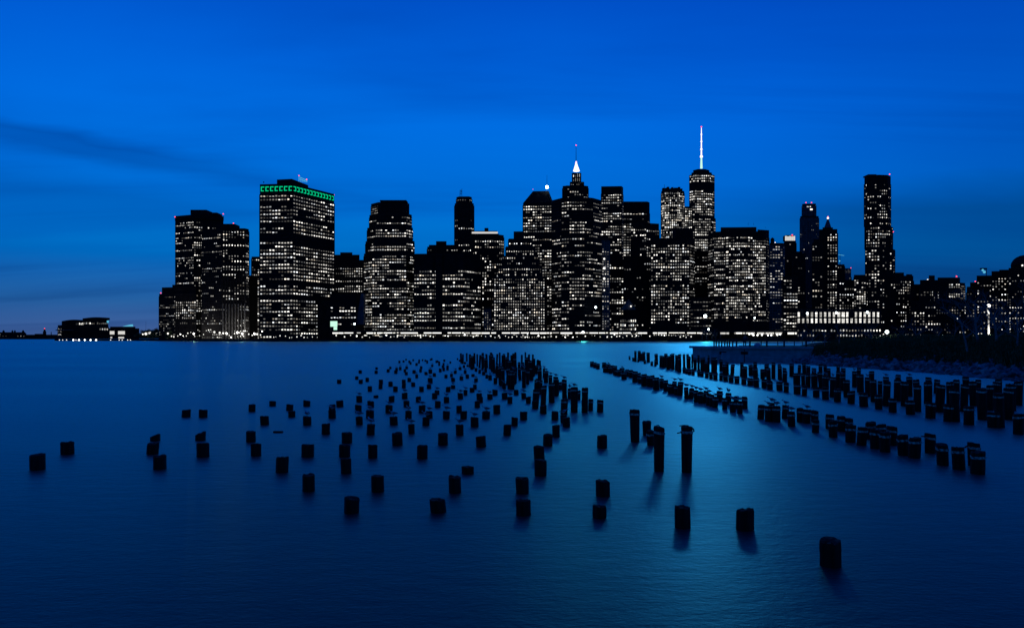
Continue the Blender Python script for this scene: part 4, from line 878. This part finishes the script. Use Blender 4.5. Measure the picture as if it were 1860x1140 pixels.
park_lamp(1611, 602.5, 126, 0.27, 'brilliant park lamp on top of the bank below the rippled tower', 120)
o = empty('light_column', (at(1795.5, 96).x, 96, 2.9), 'tall glowing light column among the bare trees', 'lamp')
m = MB(); h0, h1 = zat(588, 96)-2.9, zat(555, 96)-2.9
m.tube([(0, 0, h0+1.2), (0, 0, h1)], [0.10, 0.16], 10); m.build('lit_tube', M['soft_light'], o); m = MB(); m.ball((0, 0, h1), 0.24, 10, 6); m.build('head', M['white_light'], o)
m = MB(); m.tube([(0, 0, -0.4), (0, 0, h0+1.2)], [0.11, 0.1], 8); m.build('post', M['stone'], o)
ld = bpy.data.lights.new('lamp_light', 'SPOT'); ld.energy = 2600; ld.color = (1.0, 0.95, 0.88); ld.shadow_soft_size = 0.3; ld.spot_size = math.radians(165); ld.spot_blend = 0.5; lo = bpy.data.objects.new('lamp_light', ld); col.objects.link(lo); lo.parent = o; lo.location = (0, -0.8, 0.9); lo.rotation_euler = (math.radians(180), 0, 0)  # upward spot added at the column's foot to brighten the bare trees
TL = [(1757, 78, 6.3, 1, 'thin bare tree, leftmost of the group on the right bank'), (1774, 84, 8.8, 2, 'bare tree just left of the glowing light column'), (1812, 82, 8.4, 3, 'bare tree just right of the glowing light column'),
      (1832, 90, 7.0, 4, 'bare tree with fine branches behind the right bank shrubs'), (1848, 74, 6.2, 5, 'broad bare tree close to the right edge'), (1880, 80, 8.5, 6, 'bare tree whose branches reach in from the right edge'), (1790, 110, 7.0, 7, 'farther bare tree behind the glowing light column'), (1735, 118, 5.0, 8, 'small bare tree left of the bare tree group'), (1700, 122, 4.4, 9, 'low bare sapling near the end of the pale fence'), (1458, 128, 3.6, 31, 'first bare sapling right of the platform'), (1476, 124, 4.2, 32, 'second bare sapling right of the platform'),
      (1498, 130, 3.8, 33, 'bare sapling in front of the left part of the market hall'), (1524, 126, 4.4, 34, 'bare sapling in front of the middle of the market hall'), (1551, 122, 3.6, 35, 'bare sapling in front of the right part of the market hall'), (1584, 120, 4.6, 36, 'bare sapling just left of the brilliant park lamp'), (1636, 116, 4.4, 37, 'bare sapling just right of the brilliant park lamp'), (1664, 112, 5.0, 38, 'bare sapling in the middle of the pale fence')]
for px, D_, h_, sd, lb in TL:
    bare_tree('bare_tree', (at(px, D_).x, D_, 2.5), h_, sd, lb, 'bare trees on the right bank', 4, 0.62)
for i, (px, D_, h_) in enumerate(((1275, 823.6, 15), (1284, 823.4, 18), (1293, 823.2, 15), (1300, 824.2, 11), (1308, 823.4, 8))):
    o = bare_tree('quay_tree', (at(px, D_).x, D_, GZ), h_, 20+i, ('first', 'second', 'third', 'fourth', 'fifth')[i] + ' from the left of the bare quay trees below the flood lamp', 'bare quay trees', 3, 0.6)
def leafy_tree(px, D_, h_, w_, seed, label):
    o = empty('leafy_tree', (at(px, D_).x, D_, GZ), label, 'tree', 'dark trees beside the ferry shed'); r = random.Random(seed); T = MB(); T.tube([(0, 0, -0.3), (0.1, 0, h_*0.35), (0.3, 0.2, h_*0.75)], [0.35, 0.25, 0.08], 6)
    for k in range(5): a = r.random()*6.28; T.tube([(0.1, 0, h_*0.35), (math.cos(a)*w_*0.3, math.sin(a)*w_*0.3, h_*0.65)], [0.16, 0.05], 5)
    T.build('trunk', M['bark'], o); C = MB()
    cl = [(r.gauss(0, 0.28)*w_, r.gauss(0, 0.28)*w_, h_*r.uniform(0.15, 0.9)) for _ in range(18)]
    for k in range(3000):
        c = r.choice(cl); q = Vector(c) + Vector((r.gauss(0, 1), r.gauss(0, 1), r.gauss(0, 0.8)))*w_*0.09; e = 0.5
        u = Vector((r.uniform(-1, 1), r.uniform(-1, 1), r.uniform(-1, 1))).normalized()*e; v = u.cross(Vector((r.uniform(-1, 1), r.uniform(-1, 1), r.uniform(-1, 1)))).normalized()*e*0.6
        C.quad(q-u, q-v, q+u, q+v)
    C.build('crown', M['foliage'], o)
for i, (px, D_, h_, w_) in enumerate(((257, 1012, 9, 10), (268, 1000, 11, 13), (279, 990, 13, 14), (290, 985, 14, 14), (300, 975, 15, 13), (310, 968, 11, 11))):
    leafy_tree(px, D_, h_, w_, 50+i, ('leftmost', 'second', 'third', 'fourth', 'fifth', 'rightmost')[i] + (' from the left' if 0 < i < 5 else '') + ' of the dark trees between the ferry shed and the towers')
# mooring pole behind the shed
o = empty('flagpole', (at(265, 1000).x, 1000, GZ), 'thin flagpole behind the dark trees by the ferry shed', 'pole'); m = MB(); m.tube([(0, 0, -0.3), (0, 0, zat(583, 1000)-GZ)], [0.18, 0.1], 6); m.build('pole', M['metal'], o)

# ------------------------------------------------------------------ pilings
# (photo column, row of the top, row of the waterline, width in photo pixels)
NEAR = [(69,825,852,26),(123,802,824,22.5),(282,790,800,17),(277,804,824,21),(290,827,851,22),(364,786,799,18),(369,804,829,22),(456,783,802,16.5),(465,805,827,19),(559,806.5,829,22),(512,829,857,22),(561,861,891,22),(592,769,788,15),
 (630,785,804,18.8),(626,807.5,829,20),(629,832,859,19),(677,807,831,16.6),(722,786,808,19.5),(767,808,832,19),(686,863,892,23),(638.6,903,930,27.5),(796,906,929,28.5),(826.5,865,894,23),(850,846.5,859.5,22),(805,787,807.5,18),(874,792,811,18.6),(995,789,809,17),(980,810,834.5,19),(982,834.5,863,23),(949,867,895,23),(951,907,934,26),(1093.5,790,813,18),(1095.5,872,900,25),(1089,917.6,939,26),(1239.6,919,957,28.5),(1352,923.4,961,30),(1509,979.5,1026,37)]
TALLN = [(1153.4,743.3,802,18.5),(1175,765,790,17),(1182,781,808,15),(1197,775,855,20.5),(1247.3,774,857,21)]
MID = [(338,744,757,15),(369,743.5,757.5,14.5),(457.7,734,747,12),(495,728,737,12),(481,755,771,15.5),(526,734,745,12.5),(530,746,757,12.7),(557,727,737.5,12.5),(558,756,771.5,15),(617.5,727,738.7,12.6),(603,735,746,12),(603.5,744.6,759,13.5),(651,735,748,12),(673.6,728,739.5,12),(672,745,759,14.5),(653,756,771,12.6),(673,770,789,14.5),(706.6,735.5,749.5,13),(715.6,756,771,14.5),(738.4,727.6,739,11),(742,746,760,12),(747.6,770,787,12),(766.6,735.5,749.5,12.3),(780,746,759,12),(773.6,757,772.5,12.7),(795,728,740,11),(810.6,746,760.5,13),(834,736,749.5,10.3),(842,746,760.5,12),(835,770.5,790,14),(862,757.5,774.7,14.4),(867,728,740,9.7),(882.7,747,760,14.6),(902.5,735,751,13),(951,747,762,13.4),(934.6,757.5,773,11.6),(921,771,790,14),(1008,747,762.5,12.2),(1029,757.5,775,13.3),(1024,753,768,11),(1010,772,793,14),(972.3,727.5,742,11.5),(986.7,736,751,11.8)]
FAR = [(616,689,696.5,7.7),(654.4,672,678,5.8),(648,683,689,6),(655.3,689,696.5,7.5),(667,685.7,693,6.2),(672,701,710.5,8),(684,666.6,671,4.5),(683.4,672.6,678.5,5.8),(692,689,697,7.4),(691,697,706,7),(705,670,676,5.5),(709,665.4,670,4),(709.6,693,701.5,7.8),(718.4,701.5,711,8.6),(725.4,654.7,659.5,3.7),(733,654,658,3.5),(737.5,651.3,654.5,2.8),(720.4,667.8,674,5),(719,672,678.5,6),(727,666,672,4.7),(738.6,665,670,4.7),(735.5,670,676,4.7),(738,675,681,5.7),(743.5,654.5,659,3.6),(745.7,657,662,3.6),(743.4,686,693,7),(733.4,689,697,7),(733.2,696,705,7.2),(735,713,724,10.5),(652.6,718.6,730,10.6),(683,717.8,722.3,9),(711,719,729.5,10.5),
 (750.5,652,655.7,3),(761.5,652.5,656.5,3.2),(761,655.7,660,3.4),(767.4,652,655.5,2.9),(772.6,653,656.5,3.2),(776,654,660,3.3),(784,650,654,3.5),(782,651.7,654.5,2.8),(756.7,659,664,4.4),(785,662,666,4.2),(792.6,654.5,659,3),(795,654,658,3),(797.8,656,664,3.7),(807,652.5,656.6,3.7),(805.7,658.7,665,3.5),(804.7,663,668,4.6),(818,656,660,3.3),(812.7,663.4,672,4.6),(831,650,653.7,2.6),(835,653,656.5,3.4),(765,664.6,670,4.4),(764,670,676,5),(752,672,678,5.8),(757,679.5,686.4,5.2),(774,675,680.7,5.7),(781.7,670.5,678,6.7),(789,677.5,683.7,6),(781.7,686,696,9),(799.7,669,675.6,5.2),(806,667,673.5,4.6),(810,680,686.4,5.6),(820,678.3,684.3,5.5),(826.8,672.5,678.3,5.6),(835.7,666.2,671.6,5.4),(842.7,663,668,4.3),(849.4,662.4,666,4.2),(845,672,678.3,5.2),(849,679.7,687,6.5),(859.3,679,684,6.2),(838,683,690,6.8),(823,685.7,693,7.2),(864.7,686.8,693,7),(750.6,694,701.7,7.6),(765.7,701.7,711,8.6),(779.3,698,705.7,8),(793.8,708.5,716.6,8.4),(789.3,713.5,724,10),(814,702,711.3,8.7),(823,699,705.7,7.8),(760,720,730,9.3),(811,720.4,731,10),(836.5,713.4,724.3,9.7),(845.4,707.7,717.4,7.5),(857.5,703.7,711.8,8.4),(862.7,698,706.5,6.6),(840,656,660.5,3.6),(844.6,657,661,3.8),
 (870.8,714,726,10),(873.3,720,731,8),(890,715.3,724.7,9.7),(899.3,707.3,717.7,9.5),(916.5,713,724.7,10.3),(937.7,707.5,717,9),(926,720.2,732.3,9.1),(951.5,713.4,724,8.8),(959.7,720.2,732.3,9),(857.4,664.7,671,6),(864.7,668,674.4,5),(871,671,678,5),(878.4,675,681,6),(884,680,687,5),(890.3,681,690,7),(900,685.6,697,7),(915.5,696,706.6,7)]
CLUMP = [(837.8,641.3,659,3.6),(841,643,660,3),(848,641,656,3),(853.5,643,667,4),(856.6,646,669,5),(862.4,641,660,3.4),(860.6,646,669,4),(867,643,665,3),(871,644.5,668,4),(877.5,640.5,667,4.5),(876.7,644.5,672,5),(884.8,642.5,668,4),(882.4,650,676,5),(889.6,644.5,670,4),(893.3,640,672,4.5),(894.5,643,675,5),(901.3,642.5,678,3.5),(897.7,648.5,677.5,5),(907.8,640,668,3.3),(903,660,686,5),(910.6,664,701,6),(914.6,668,703,6),(908,666,699,5),(913,645,672,4),(917,642.5,672,5),(922.3,640,673,4),(922,648,676,6),(929,644.5,675,4),(933.2,641.7,675,4),(937.2,639.3,676,3.6),(934.8,650,680,5),(922,667,699,6),(926.7,654,690,6),(925,675,706,6.5),(930.8,675,707,7.5),(934,672,698,6),(929,670,703,6),(936.4,667,696,4.5),(947.7,644,672,3.5),(942.9,657.4,682,5),(944.5,667,690.5,6),(954.2,639.3,676,3),(950,658,685,5),(951.7,668.7,704,7),(959,643.3,680,4),(962.2,644.5,681,3),(958.2,672,698,6),(955.8,648.5,684,6),(967,643.3,680,3.5),(970,651,684,3),(963.9,667,690.5,5),(967,667,690.5,4),(963,654,688,6),
 (975.5,653,678,4.5),(981.5,654.5,680,4),(974,663,679,5),(982.3,664,688,4.5),(980,669,705,7),(978,687,714,8),(974,689,714,8),(982,690,716,5),(987.5,668.5,686,4),(991.6,673,695,8),(999.6,680.6,698,7),(1010,684,719,9),(1017.4,693.5,708,9),(1002,694,731,10.5),(1012,689,717,7),(1025.5,689,723,9),(1034.6,705,724,8),(1042.8,703,748.5,13),(1051,709,726,7),(1062,703.7,749,11.5),(1072.7,724.5,745.5,9),(1090,726,748,11.5),(972.7,707,737,12),(986,700,744,10),(1024.4,724,752,12.5)]
ROW = [(1075,656,666,7),(1081,658,668,6.5),(1086,660,670,6.5),(1097,658,668,8),(1098.5,666,676,7),(1105,661,676,8),(1109,666,678,7),(1112,663,677,7),(1117,664,681,7),(1120,671,682,7),(1125,671,683,8),(1129.5,668,680,9),(1133.5,675,689,10),(1139,671,684,8),(1146,672,686,8),(1153,674,694,10),(1160,677,692,8),(1163,683,696,9),(1170,679,701,10.5),(1179,682,702,8),(1185,681.5,703,8),(1192,685,708,11.5),(1202,687,705,8),(1209,690,710,8),(1217,697,715,9),(1225,692,715,8),(1229,700,717,9),(1235,693,718,10),(1247,703,724,8),(1255,705,724,9),(1264.5,708,730,9),(1273,711,732,10),(1282,709,732,9),(1287,714,736,9),(1293,716,738,9),(1299,720,740,10),(1307,710,729,11),(1316,722,743,9),(1323,713,735,10),(1331,728,748,11),(1337,719,742,9),(1344,728,751,10),(1353,720.5,742,10),
 (1381.5,735,760.5,12),(1396,737,765,13),(1410,737,766,14.5),(1402,731,760,10),(1426,735,760,12),(1438,747,774,13),(1453.5,740.5,766,12),(1464.5,743,768,14),(1480,745.5,770,13),(1481,762,785,12.5),(1507,752,778,14.5),(1513.5,763.5,793.5,15),(1527.5,755.5,783,14.5),(1542,759.5,784,14),(1545,771.6,802.5,17.5),(1565,775,808,17),(1582,766,797,17),(1590,779.5,814,18),(1601,770,800,17),(1607.7,784,820,18),(1620,774,808,17.5),(1641,789.5,826,19),(1661,794,831,20.5),(1690,787,822,18),(1712.6,806,844,20),(1742,811,852,21),(1770,803,845,21),(1776,819,860,24)]
RIGHT_FRONT = [(1143.7,646.3,653.5,3.2),(1150.5,649,656,4),(1159.3,650,657.5,3.4),(1171.3,653.4,660.7,4.5),(1184,656,664,4.6),(1190.5,653.4,665,4),(1243,667,677,6),(1248,670,678.5,6),(1252.6,670.5,680,6),(1259,670.5,681,6),(1269.5,671.6,682.6,6),(1275.3,673.7,683.7,6.5),(1283.7,673.7,685.8,7),(1291.6,675.3,688,7),(1299.5,676.3,689.5,8),(1309.7,677,690.5,6.5),(1318,679.5,692,9),(1328,680.5,694.2,9),(1338.4,682.6,695.8,9),(1351,684,698,9),(1363,686.3,700,11),(1374,685.8,702.6,9.7),(1388,688,704.7,9.7),(1398.7,691.6,707.4,10),(1416,693,709,11),(1428,694.7,712,9),(1448,697,715.3,12),(1461,700,718.5,9),(1482.7,703,721,11.5),(1499.5,703,725,12),(1521,705.3,729.5,11.5),(1545.8,709.5,732.6,12.5),(1569,712.6,738,15),(1596.3,716,742.6,12.5),(1621.6,723,748.4,13),(1653.7,726,752,15),(1690,730,759,16.5),(1722.6,733.7,765,16),(1760,737.5,771,17),(1805,748,776,20),(1850,751,788,18)]
RIGHT_TALL = [(1154.4,637,657,4.4),(1161,637,655,5.5),(1165,641,655,4.5),(1169.5,639,656,5.5),(1177.7,640,658,6),(1192.6,642.4,662,6),(1200.5,645.4,667,6),(1205,646,668,5),(1210,642,667,6),(1213.6,646,671,6),(1218,643,669,5.5),(1222.5,642,671,6),(1228.5,644.5,672.6,5.5),(1232.6,643,674.5,6),(1234.7,650,676,6),(1243,643,670,4.5),(1249.5,643,668,5),(1251,647,669,7),(1257.4,643,668,3.5),(1263,650,672,6),(1269,645,672,4.5),(1275,649.5,673,6),(1279,648.4,674,5),(1282.6,657,676,5),(1287,645,676,4),(1296.3,649.5,677,9),(1300,649,676,5),(1309.5,652.6,674,6),(1316,661.6,682,7),(1321,658,680,6),(1330,661.6,682,7),(1347,658,684,6),
 (1353,665,686,9),(1372.6,667.4,688,9),(1364,662,682,8),(1371.6,657.4,678,7),(1385.3,670.5,688,8),(1391.6,661,684,8),(1396.3,667.4,690.5,8),(1404.8,658,688,7),(1415.8,661,689.5,6),(1418,665,690.5,6),(1424.7,668,692,7),(1425.5,673.7,694,8),(1438,660,684,8),(1447.4,677,699,12),(1459,677,701,7),(1467.4,678,703,9),(1479.5,678,704,11.5),(1491.6,674.7,706,8),(1461,659,680,7),(1468.5,664,684,7),(1478.4,668,688,8),(1490.5,661.6,684,7),(1451.6,662.6,682,6),(1500,681,714,11),(1512,684,721,10),(1522,673.7,706,8),(1529.5,681,709,8),(1538,689.5,721,11),(1551.6,673.7,703,8),(1563,679,712,12),(1576,685,720,9),(1587.4,689.5,729.5,11),(1598.4,691.6,716,8),(1610,692.6,737,12.5),(1611,684,720,10),(1629.5,688.4,728,12),(1630,680,715,9),(1499,662.6,682,6),(1506.3,668.4,690,6),(1523,662.6,685,6),(1531.6,668,690,8),(1559.5,668,692,7),(1583,673.7,697,9),
 (1643,692.6,737,12.5),(1652.6,683.7,719.5,10),(1665.8,689,725,11),(1666.3,699,747,13),(1685.8,693,733,14),(1687.4,684.7,715,10),(1701,689,714,10),(1706.8,698,748,15.5),(1725.8,693,734,12),(1736,689.5,725,9),(1735,706.6,765,16),(1751,698,747,13),(1768,692,737,12),(1785,705,762,16),(1798,699,745,12),(1816,714,776,16),(1833,705,762,16),(1836.5,697,745,16),(1849,692,735.5,15),(1776.6,689,722,9),(1755.5,683.6,715,11),(1811,693.4,735,12),(1815,688,725,11),(1738,689,725,10)]
PILES = []          # (px, ytop, top centre point, radius)
def piling(px, yt, yb, w, name, label, group, strap, r, tilt=0.03, taper=1.0, rugged=1.0):
    D = dist_of(yb); rad = w*0.5*D/F; p = at(px, D); h = (yb-yt)/F*D
    if h < 0.1: h = 0.1
    o = empty(name, (p.x, p.y, 0), label, 'piling', group)
    n = 16; ph = [r.uniform(-1, 1)*0.035*rugged for _ in range(n)]
    tx, ty = r.gauss(0, tilt)*h, r.gauss(0, tilt)*h
    zs = [-1.6, 0.0, h*0.35, h*0.7, h*0.93, h]; rings = []
    slope = (r.uniform(-0.08, 0.08) if 'slanted' not in label else 0.16)*rad*2; sa = r.random()*6.28 if 'slanted' not in label else 0.4
    for i, z in enumerate(zs):
        f = max(0, z/h); rr = rad*(1.0 if i < 5 else 0.95)*(1-(1-taper)*(1-f))*(1+r.uniform(-0.02, 0.02)); ring = []
        for k in range(n):
            a = 2*math.pi*k/n; q = rr*(1+ph[k]+r.uniform(-0.012, 0.012)); zz = z
            if i >= 4: zz += slope*math.cos(a-sa) + (r.choice((-0.16, -0.05, -0.02, 0.0, 0.02))*rugged*rad if i == 5 else 0)
            ring.append((tx*f+q*math.cos(a), ty*f+q*math.sin(a), zz))
        rings.append(ring)
    m = MB(); m.rings(rings, cap=False); m.build('shaft', M['wood'], o)
    m = MB(); top = rings[-1]; c = (tx, ty, sum(v[2] for v in top)/n - 0.06*rad)
    mid = [((v[0]-tx)*0.5+tx, (v[1]-ty)*0.5+ty, v[2]-r.uniform(0.0, 0.07)*rad) for v in top]
    for k in range(n):
        k2 = (k+1) % n; m.quad(top[k], top[k2], mid[k2], mid[k]); m.poly([mid[k], mid[k2], c])
    m.build('end_grain', M['endgrain'], o)
    if strap:
        m = MB(); f0 = h - min(0.13, h*0.3) - r.uniform(0, 0.03); hb = 0.032; R0 = rad*1.045+0.006; f = f0/h
        rg = [[(tx*f+R_*math.cos(2*math.pi*k/n), ty*f+R_*math.sin(2*math.pi*k/n), z + slope*math.cos(2*math.pi*k/n-sa)) for k in range(n)] for R_, z in ((rad*0.98, f0-hb), (R0, f0-hb), (R0, f0+hb), (rad*0.98, f0+hb))]
        m.rings(rg, cap=False); m.build('strap', M['strap'], o)
    PILES.append((px, yt, (p.x+tx, p.y+ty, h - 0.03*rad), rad, D))
    return o
rp_ = random.Random(99)
def place(lst, name, fmt, group, strap, **kw):
    out = []
    for i, t in enumerate(sorted(lst, key=lambda q: (q[0], q[2]))):
        lb = fmt(i+1, t) if callable(fmt) else fmt % ordinal(i+1)
        out.append(piling(*t, name, lb, group, strap if not callable(strap) else strap(t), rp_, **kw))
    return out
SPECIAL = {(282,790): 'low slanted broken stump just behind another at left', (364,786): 'small slanted stump with chipped top behind a larger one', (850,846.5): 'squat barely emerged stump in the left foreground', (1239.6,919): 'thick stump below the two tall foreground posts', (1352,923.4): 'foreground stump with a split standing sliver on its right side', (1509,979.5): 'nearest and largest stump at lower right', (638.6,903): 'leftmost stump of the nearest line of stumps', (1089,917.6): 'low stump with pale rim right below another stump'}
near = place(NEAR, 'piling_stump', lambda i, t: SPECIAL.get((t[0], t[1]), 'short dark stump, %s from the left among the large foreground stumps' % ordinal(i)), 'foreground stumps', False, rugged=1.4)
place(MID, 'piling_stump', 'short dark stump, %s from the left in the middle distance of the stump field', 'middle distance stumps', False)
place(FAR, 'piling_stump', 'far small stump, %s from the left', 'far stumps', False)
place(CLUMP, 'piling_post', 'tall wooden post, %s from the left in the crowded central clump', 'central clump of posts', lambda t: t[3] > 4.5)
place(ROW, 'piling_post', 'strapped post, %s from the left in the long row right of centre', 'long row of strapped posts', True)
place(RIGHT_FRONT, 'piling_post', 'short capped post, %s from the left in the front row of the right field', 'short posts of the right field', True)
place(RIGHT_TALL, 'piling_post', 'tall strapped post, %s from the left in the right hand field', 'tall posts of the right field', True)
tl = ['tall leaning post at the left of the foreground pair, narrowing below its top', 'short post behind the left tall foreground post', 'stub leaning against the short post between the tall foreground posts', 'tall bare post left of the one with iron rods', 'tall foreground post with iron rods sticking out of its top']
tall = []
for i, t in enumerate(TALLN): tall.append(piling(*t, 'piling_post', tl[i], 'tall foreground posts', i != 1, rp_, 0.012, 0.86))
def rod(o, pts, rr=0.014, name='iron_rod'):
    m = MB(); m.tube(pts, [rr]*len(pts), 6); m.build(name, M['rail'], o)
h4 = (857-774)/F*dist_of(857)
rod(tall[4], [(0.1, 0, h4-0.10), (-0.26, -0.05, h4-0.17)], 0.016); rod(tall[4], [(0.05, 0, h4+0.02), (-0.06, 0, h4+0.03), (-0.19, 0.0, h4+0.015)], 0.014); rod(tall[4], [(0.0, 0, h4+0.01), (0.17, -0.02, h4-0.06), (0.19, 0, h4-0.13)], 0.022)
h3 = (855-775)/F*dist_of(855); rod(tall[3], [(-0.05, 0, h3-0.01), (-0.06, 0, h3+0.05), (-0.01, 0, h3+0.05), (0.02, 0, h3)], 0.013)
h0 = (802-743.3)/F*dist_of(802); rod(tall[0], [(0, 0, h0-0.12), (-0.2, 0, h0-0.11)], 0.014)
m = MB(); m.box(0.125, 0.165, -0.05, 0.05, -0.2, (961-926)/F*dist_of(961)); sp = [o for o in near if 'split standing' in o['label']][0]; m.build('sliver', M['wood'], sp)
ROWO = [o for o in bpy.data.objects if o.get('group') == 'long row of strapped posts']
def rodat(px, pts):
    o = min(ROWO, key=lambda q: abs(q.location.x/q.location.y*F+CX-px)); D_ = o.location.y; rod(o, [((a-px)/F*D_, 0, H+(HY-b_)/F*D_) for a, b_ in pts], 0.02)
rodat(1690, [(1684, 792), (1673.5, 792)]); rodat(1770, [(1762, 808), (1755, 810), (1752, 813)]); rodat(1620, [(1629, 796), (1622, 795)])
# a waterlogged plank afloat
m = MB(); p = at(505, dist_of(785.5)); m.rings([[(x, 0.09*math.cos(k*math.pi/4), 0.03+0.04*math.sin(k*math.pi/4)) for k in range(8)] for x in (-0.16, 0.0, 0.17)]); o = m.build('driftwood', M['wood']); o.location = (p.x, p.y, 0); tag(o, 'waterlogged piece of driftwood floating left of the stump field', 'driftwood')

# ------------------------------------------------------------------ gulls
def ellring(c, ry, rz, tilt, n=10):
    return [(c[0]+rz*math.sin(tilt)*math.sin(2*math.pi*k/n), c[1]+ry*math.cos(2*math.pi*k/n), c[2]+rz*math.cos(tilt)*math.sin(2*math.pi*k/n)) for k in range(n)]
m = MB(); m.rings([ellring(*t) for t in (((0.20, 0, 0.150), 0.028, 0.008, 0), ((0.14, 0, 0.155), 0.045, 0.028, 0), ((0.06, 0, 0.165), 0.078, 0.066, 0), ((-0.03, 0, 0.175), 0.092, 0.088, 0), ((-0.10, 0, 0.200), 0.078, 0.080, -0.35), ((-0.140, 0, 0.245), 0.050, 0.056, -0.8), ((-0.158, 0, 0.285), 0.044, 0.046, -0.9), ((-0.185, 0, 0.312), 0.045, 0.045, -0.3), ((-0.215, 0, 0.308), 0.032, 0.032, 0), ((-0.232, 0, 0.302), 0.012, 0.012, 0))])
G_body = m.mesh('gull_body', M['gull_white'], True)
def wing(s):
    m = MB(); m.rings([[(x, s*(y+t), z) for x, y, z, t in ring] for ring in ([(-0.10, 0.050, 0.235, 0), (0.02, 0.075, 0.250, 0), (0.24, 0.018, 0.165, 0)], [(-0.10, 0.050, 0.235, 0.016), (0.02, 0.079, 0.250, 0.018), (0.24, 0.018, 0.165, 0.008)], [(-0.09, 0.084, 0.180, 0.016), (0.03, 0.088, 0.155, 0.016), (0.24, 0.02, 0.152, 0.006)], [(-0.09, 0.084, 0.180, 0), (0.03, 0.086, 0.155, 0), (0.24, 0.02, 0.152, 0)])])
    return m.mesh('gull_wing', M['gull_grey'])
G_wing = [wing(1), wing(-1)]
m = MB(); m.tube([(-0.225, 0, 0.304), (-0.26, 0, 0.298), (-0.282, 0, 0.286)], [0.010, 0.008, 0.003], 6); G_bill = m.mesh('gull_bill', M['bill'])
def leg(s):
    m = MB(); m.tube([(0.0, 0.028*s, 0.13), (0.01, 0.028*s, 0.07), (-0.005, 0.028*s, 0.004)], [0.008, 0.006, 0.006], 5); m.poly([(-0.06, 0.028*s-0.022, 0.004), (-0.06, 0.028*s+0.022, 0.004), (0.005, 0.028*s, 0.006)]); return m.mesh('gull_leg', M['bill'])
G_leg = [leg(1), leg(-1)]
GULLS = [(655,718.6),(735,713),(727,666),(720.4,667.8),(738.6,665),(715.6,756),(742,746),(673,770),(653,756),(672,745),(706.6,735.5),(766.6,735.5),(780,746),(773.6,757),(747.6,770),(603.5,744.6),(558,756),(810.6,746),(835,770.5),(862,757.5),(882.7,747),(793.8,708.5),(836.5,713.4),(845.4,707.7),(870.8,714),(890,715.3),(916.5,713),(926,720.2),(951.5,713.4),(862.7,698),(811,720.4),(823,699),(779.3,698),(781.7,686),(781.7,670.5),(785,662),(812.7,663.4),(838,683),(826.8,672.5),(820,678.3),(835.7,666.2),(845,672),(849.4,662.4),(757,679.5),(864.7,686.8),(890.3,681),(878.4,675),(900,685.6),(915.5,696),
 (1010,684),(1025.5,689),(1042.8,703),(1034.6,705),(1024,753),(991.6,673),(999.6,680.6),(980,669),(951.7,668.7),(934,672),(910.6,664),(987.5,668.5),(1129.5,668),(1105,661),(1225,692),(1235,693),(1247,703),(1255,705),(1264.5,708),(1273,711),(1282,709),(1287,714),(1299,720),(1307,710),(1323,713),(1331,728),(1344,728),(1396,737),(1402,731),(1410,737),(1426,735),(1438,747),(1464.5,743),(1202,687),(1512,684),(1500,681),(1529.5,681),(1551.6,673.7),(1576,685),(1611,684),(1479.5,678),(1652.6,683.7)]
rg = random.Random(12); used = set(); spots = []
for gx, gy in GULLS:
    c = min(PILES, key=lambda q: abs(q[0]-gx)+abs(q[1]-gy))
    if c[:2] in used: continue
    used.add(c[:2]); spots.append(c)
spots.sort(key=lambda q: q[0])
for i, c in enumerate(spots):
    right = abs(c[0]-1024) < 1
    o = empty('gull', c[2], 'gull facing right on a stump at the near end of the central clump' if right else '%s gull from the left, standing on top of a piling' % ordinal(i+1), 'gull', 'gulls resting on the pilings')
    o.rotation_euler.z = (math.pi if right else 0) + rg.gauss(0.0, 0.55); s = rg.uniform(0.68, 0.84); o.scale = (s, s, s)
    for nm, mesh_ in (('body', G_body), ('wing', G_wing[0]), ('wing', G_wing[1]), ('bill', G_bill), ('leg', G_leg[0]), ('leg', G_leg[1])):
        ch = bpy.data.objects.new(nm, mesh_); col.objects.link(ch); ch.parent = bodyo if nm == 'bill' else o
        if nm == 'body': bodyo = ch
